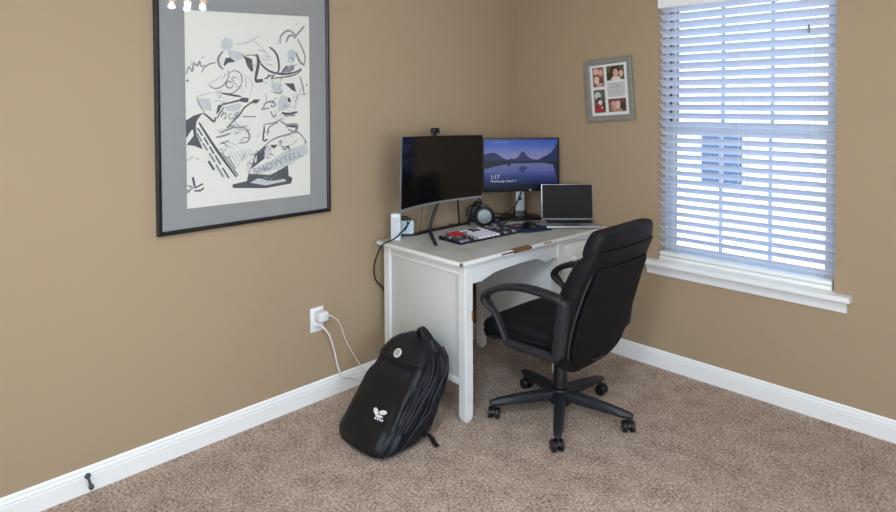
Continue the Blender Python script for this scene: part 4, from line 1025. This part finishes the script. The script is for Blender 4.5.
# ------------------------------------------------------------------ ceiling light, added fill lights, sun
cl = thing('ceiling_light', 'brass ceiling light with four glowing shades, reflected in the picture glass', 'lamp', (1.77, -1.50, RZ+.028))
b = B(); lathe(b, [(.001, -.0285), (.07, -.029), (.07, -.034), (.03, -.045), (.012, -.05), (.012, -.16), (.04, -.17), (.05, -.20), (.03, -.225), (.004, -.23)], 28); finish('canopy', b, M['brass'], cl)
for k in range(4):
    a = R(20+90*k); d = Vector((math.cos(a), math.sin(a), 0))
    b = B(); tube(b, [Vector((0, 0, -.19))+d*.04, Vector((0, 0, -.20))+d*.06, Vector((0, 0, -.185))+d*.09], .008, 8, smooth=5); am = finish('arm', b, M['brass'], cl)
    c = Vector((0, 0, -.19))+d*.10
    b = B(); lathe(b, [(.016, .02), (.018, .0), (.036, -.03), (.044, -.065), (.042, -.066), (.034, -.03), (.016, .002)], 20, tuple(c)); finish('shade', b, mat('frosted_shade', 'f3e3c8', .4, emit=.6), am)
    b = B(); lathe(b, [(.001, -.088), (.016, -.082), (.021, -.066), (.016, -.045), (.008, -.03), (.001, -.029)], 16, tuple(c)); finish('bulb', b, M['bulb'], am)
def light(name, typ, loc, energy, col=(1, 1, 1), **k):
    l = bpy.data.lights.new(name, typ); l.energy = energy; l.color = col
    for a, v in k.items(): setattr(l, a, v)
    o = bpy.data.objects.new(name, l); COL.objects.link(o); o.location = loc; return o
for k in range(4):
    a = R(20+90*k); light('bulb_light', 'POINT', (1.77+.10*math.cos(a), -1.50+.10*math.sin(a), RZ-.272), LAMP1/4, (.95, .93, .88), shadow_soft_size=.022)
o = light('fill_window_light', 'AREA', (RX+.04, (VY0+VY1)/2, (VZ0+VZ1)/2), FILL_SIDE, (.80, .96, 1.12), shape='RECTANGLE', size=VZ1-VZ0-.1, size_y=VY1-VY0-.1); o.rotation_euler = (0, R(90), 0)  # fill light in the added side opening
o = light('fill_window_light', 'AREA', ((UX0+UX1)/2, RY-.04, (UZ0+UZ1)/2), FILL_BACK, (.82, .96, 1.10), shape='RECTANGLE', size=UX1-UX0-.1, size_y=UZ1-UZ0-.1); o.rotation_euler = (R(90), 0, 0)  # fill from behind the camera, flash-like, in the added rear opening
fl = thing('fill_ceiling_light', 'large round fill light added on the ceiling behind the camera', 'lamp', (2.2, -3.3, RZ))  # unseen fixture added to brighten the room from the camera side
b = B(); lathe(b, [(.001, -.001), (.30, -.001), (.30, -.03), (.28, -.032)], 40); finish('rim', b, M['brass'], fl)
b = B(); lathe(b, [(.285, -.03), (.27, -.05), (.15, -.068), (.002, -.072)], 40); finish('diffuser', b, M['diffuser'], fl)
o = light('fill_disk_light', 'AREA', (2.2, -3.3, RZ-.08), FILL_TOP, (.84, .97, 1.06), shape='DISK', size=.55)  # fill light under the added fixture
sun = light('sun', 'SUN', (0, -3, 6), SUN, (1, .96, .9), angle=R(1)); sun.rotation_euler = Vector((.35, 1, -.75)).to_track_quat('-Z', 'Y').to_euler()

w = bpy.data.worlds.new('daylight'); SC.world = w; w.use_nodes = True
nt = w.node_tree; bg = nt.nodes['Background']; bg.inputs['Strength'].default_value = SKY
tc = nt.nodes.new('ShaderNodeTexCoord'); sp_ = nt.nodes.new('ShaderNodeSeparateXYZ'); nt.links.new(tc.outputs['Generated'], sp_.inputs[0])
cr = nt.nodes.new('ShaderNodeValToRGB'); e = cr.color_ramp.elements
e[0].position, e[0].color = .0, (.56, .72, .95, 1); e[1].position, e[1].color = .7, (.30, .52, .92, 1)
nt.links.new(sp_.outputs[2], cr.inputs[0]); nt.links.new(cr.outputs[0], bg.inputs['Color'])

# ------------------------------------------------------------------ camera and view
cd = bpy.data.cameras.new('camera'); cam = bpy.data.objects.new('camera', cd); COL.objects.link(cam); SC.camera = cam
cd.sensor_width = 36; cd.sensor_fit = 'HORIZONTAL'; cd.lens = 622.779*36/896; cd.shift_y = -140.644/896; cd.clip_start = .02
yaw, pit, rol = R(45.6026), R(-1.3597), R(-.2886)
fwv = Vector((-math.sin(yaw), math.cos(yaw), 0)); rg = Vector((math.cos(yaw), math.sin(yaw), 0)); up = Vector((0, 0, 1))
f2 = fwv*math.cos(pit)+up*math.sin(pit); u2 = up*math.cos(pit)-fwv*math.sin(pit)
r3 = rg*math.cos(rol)+u2*math.sin(rol); u3 = u2*math.cos(rol)-rg*math.sin(rol)
cam.matrix_world = Matrix(((r3.x, u3.x, -f2.x, 2.6689), (r3.y, u3.y, -f2.y, -3.2612), (r3.z, u3.z, -f2.z, 1.5), (0, 0, 0, 1)))
vs = SC.view_settings; vs.view_transform = 'Standard'; vs.look = 'None'; vs.gamma = 1; vs.use_curve_mapping = False; vs.exposure = EXPO
SC.cycles.use_denoising = True; SC.cycles.max_bounces = 10; SC.cycles.diffuse_bounces = 6; SC.cycles.transparent_max_bounces = 12
SC.cycles.sample_clamp_indirect = 6; SC.cycles.caustics_reflective = False; SC.cycles.caustics_refractive = False
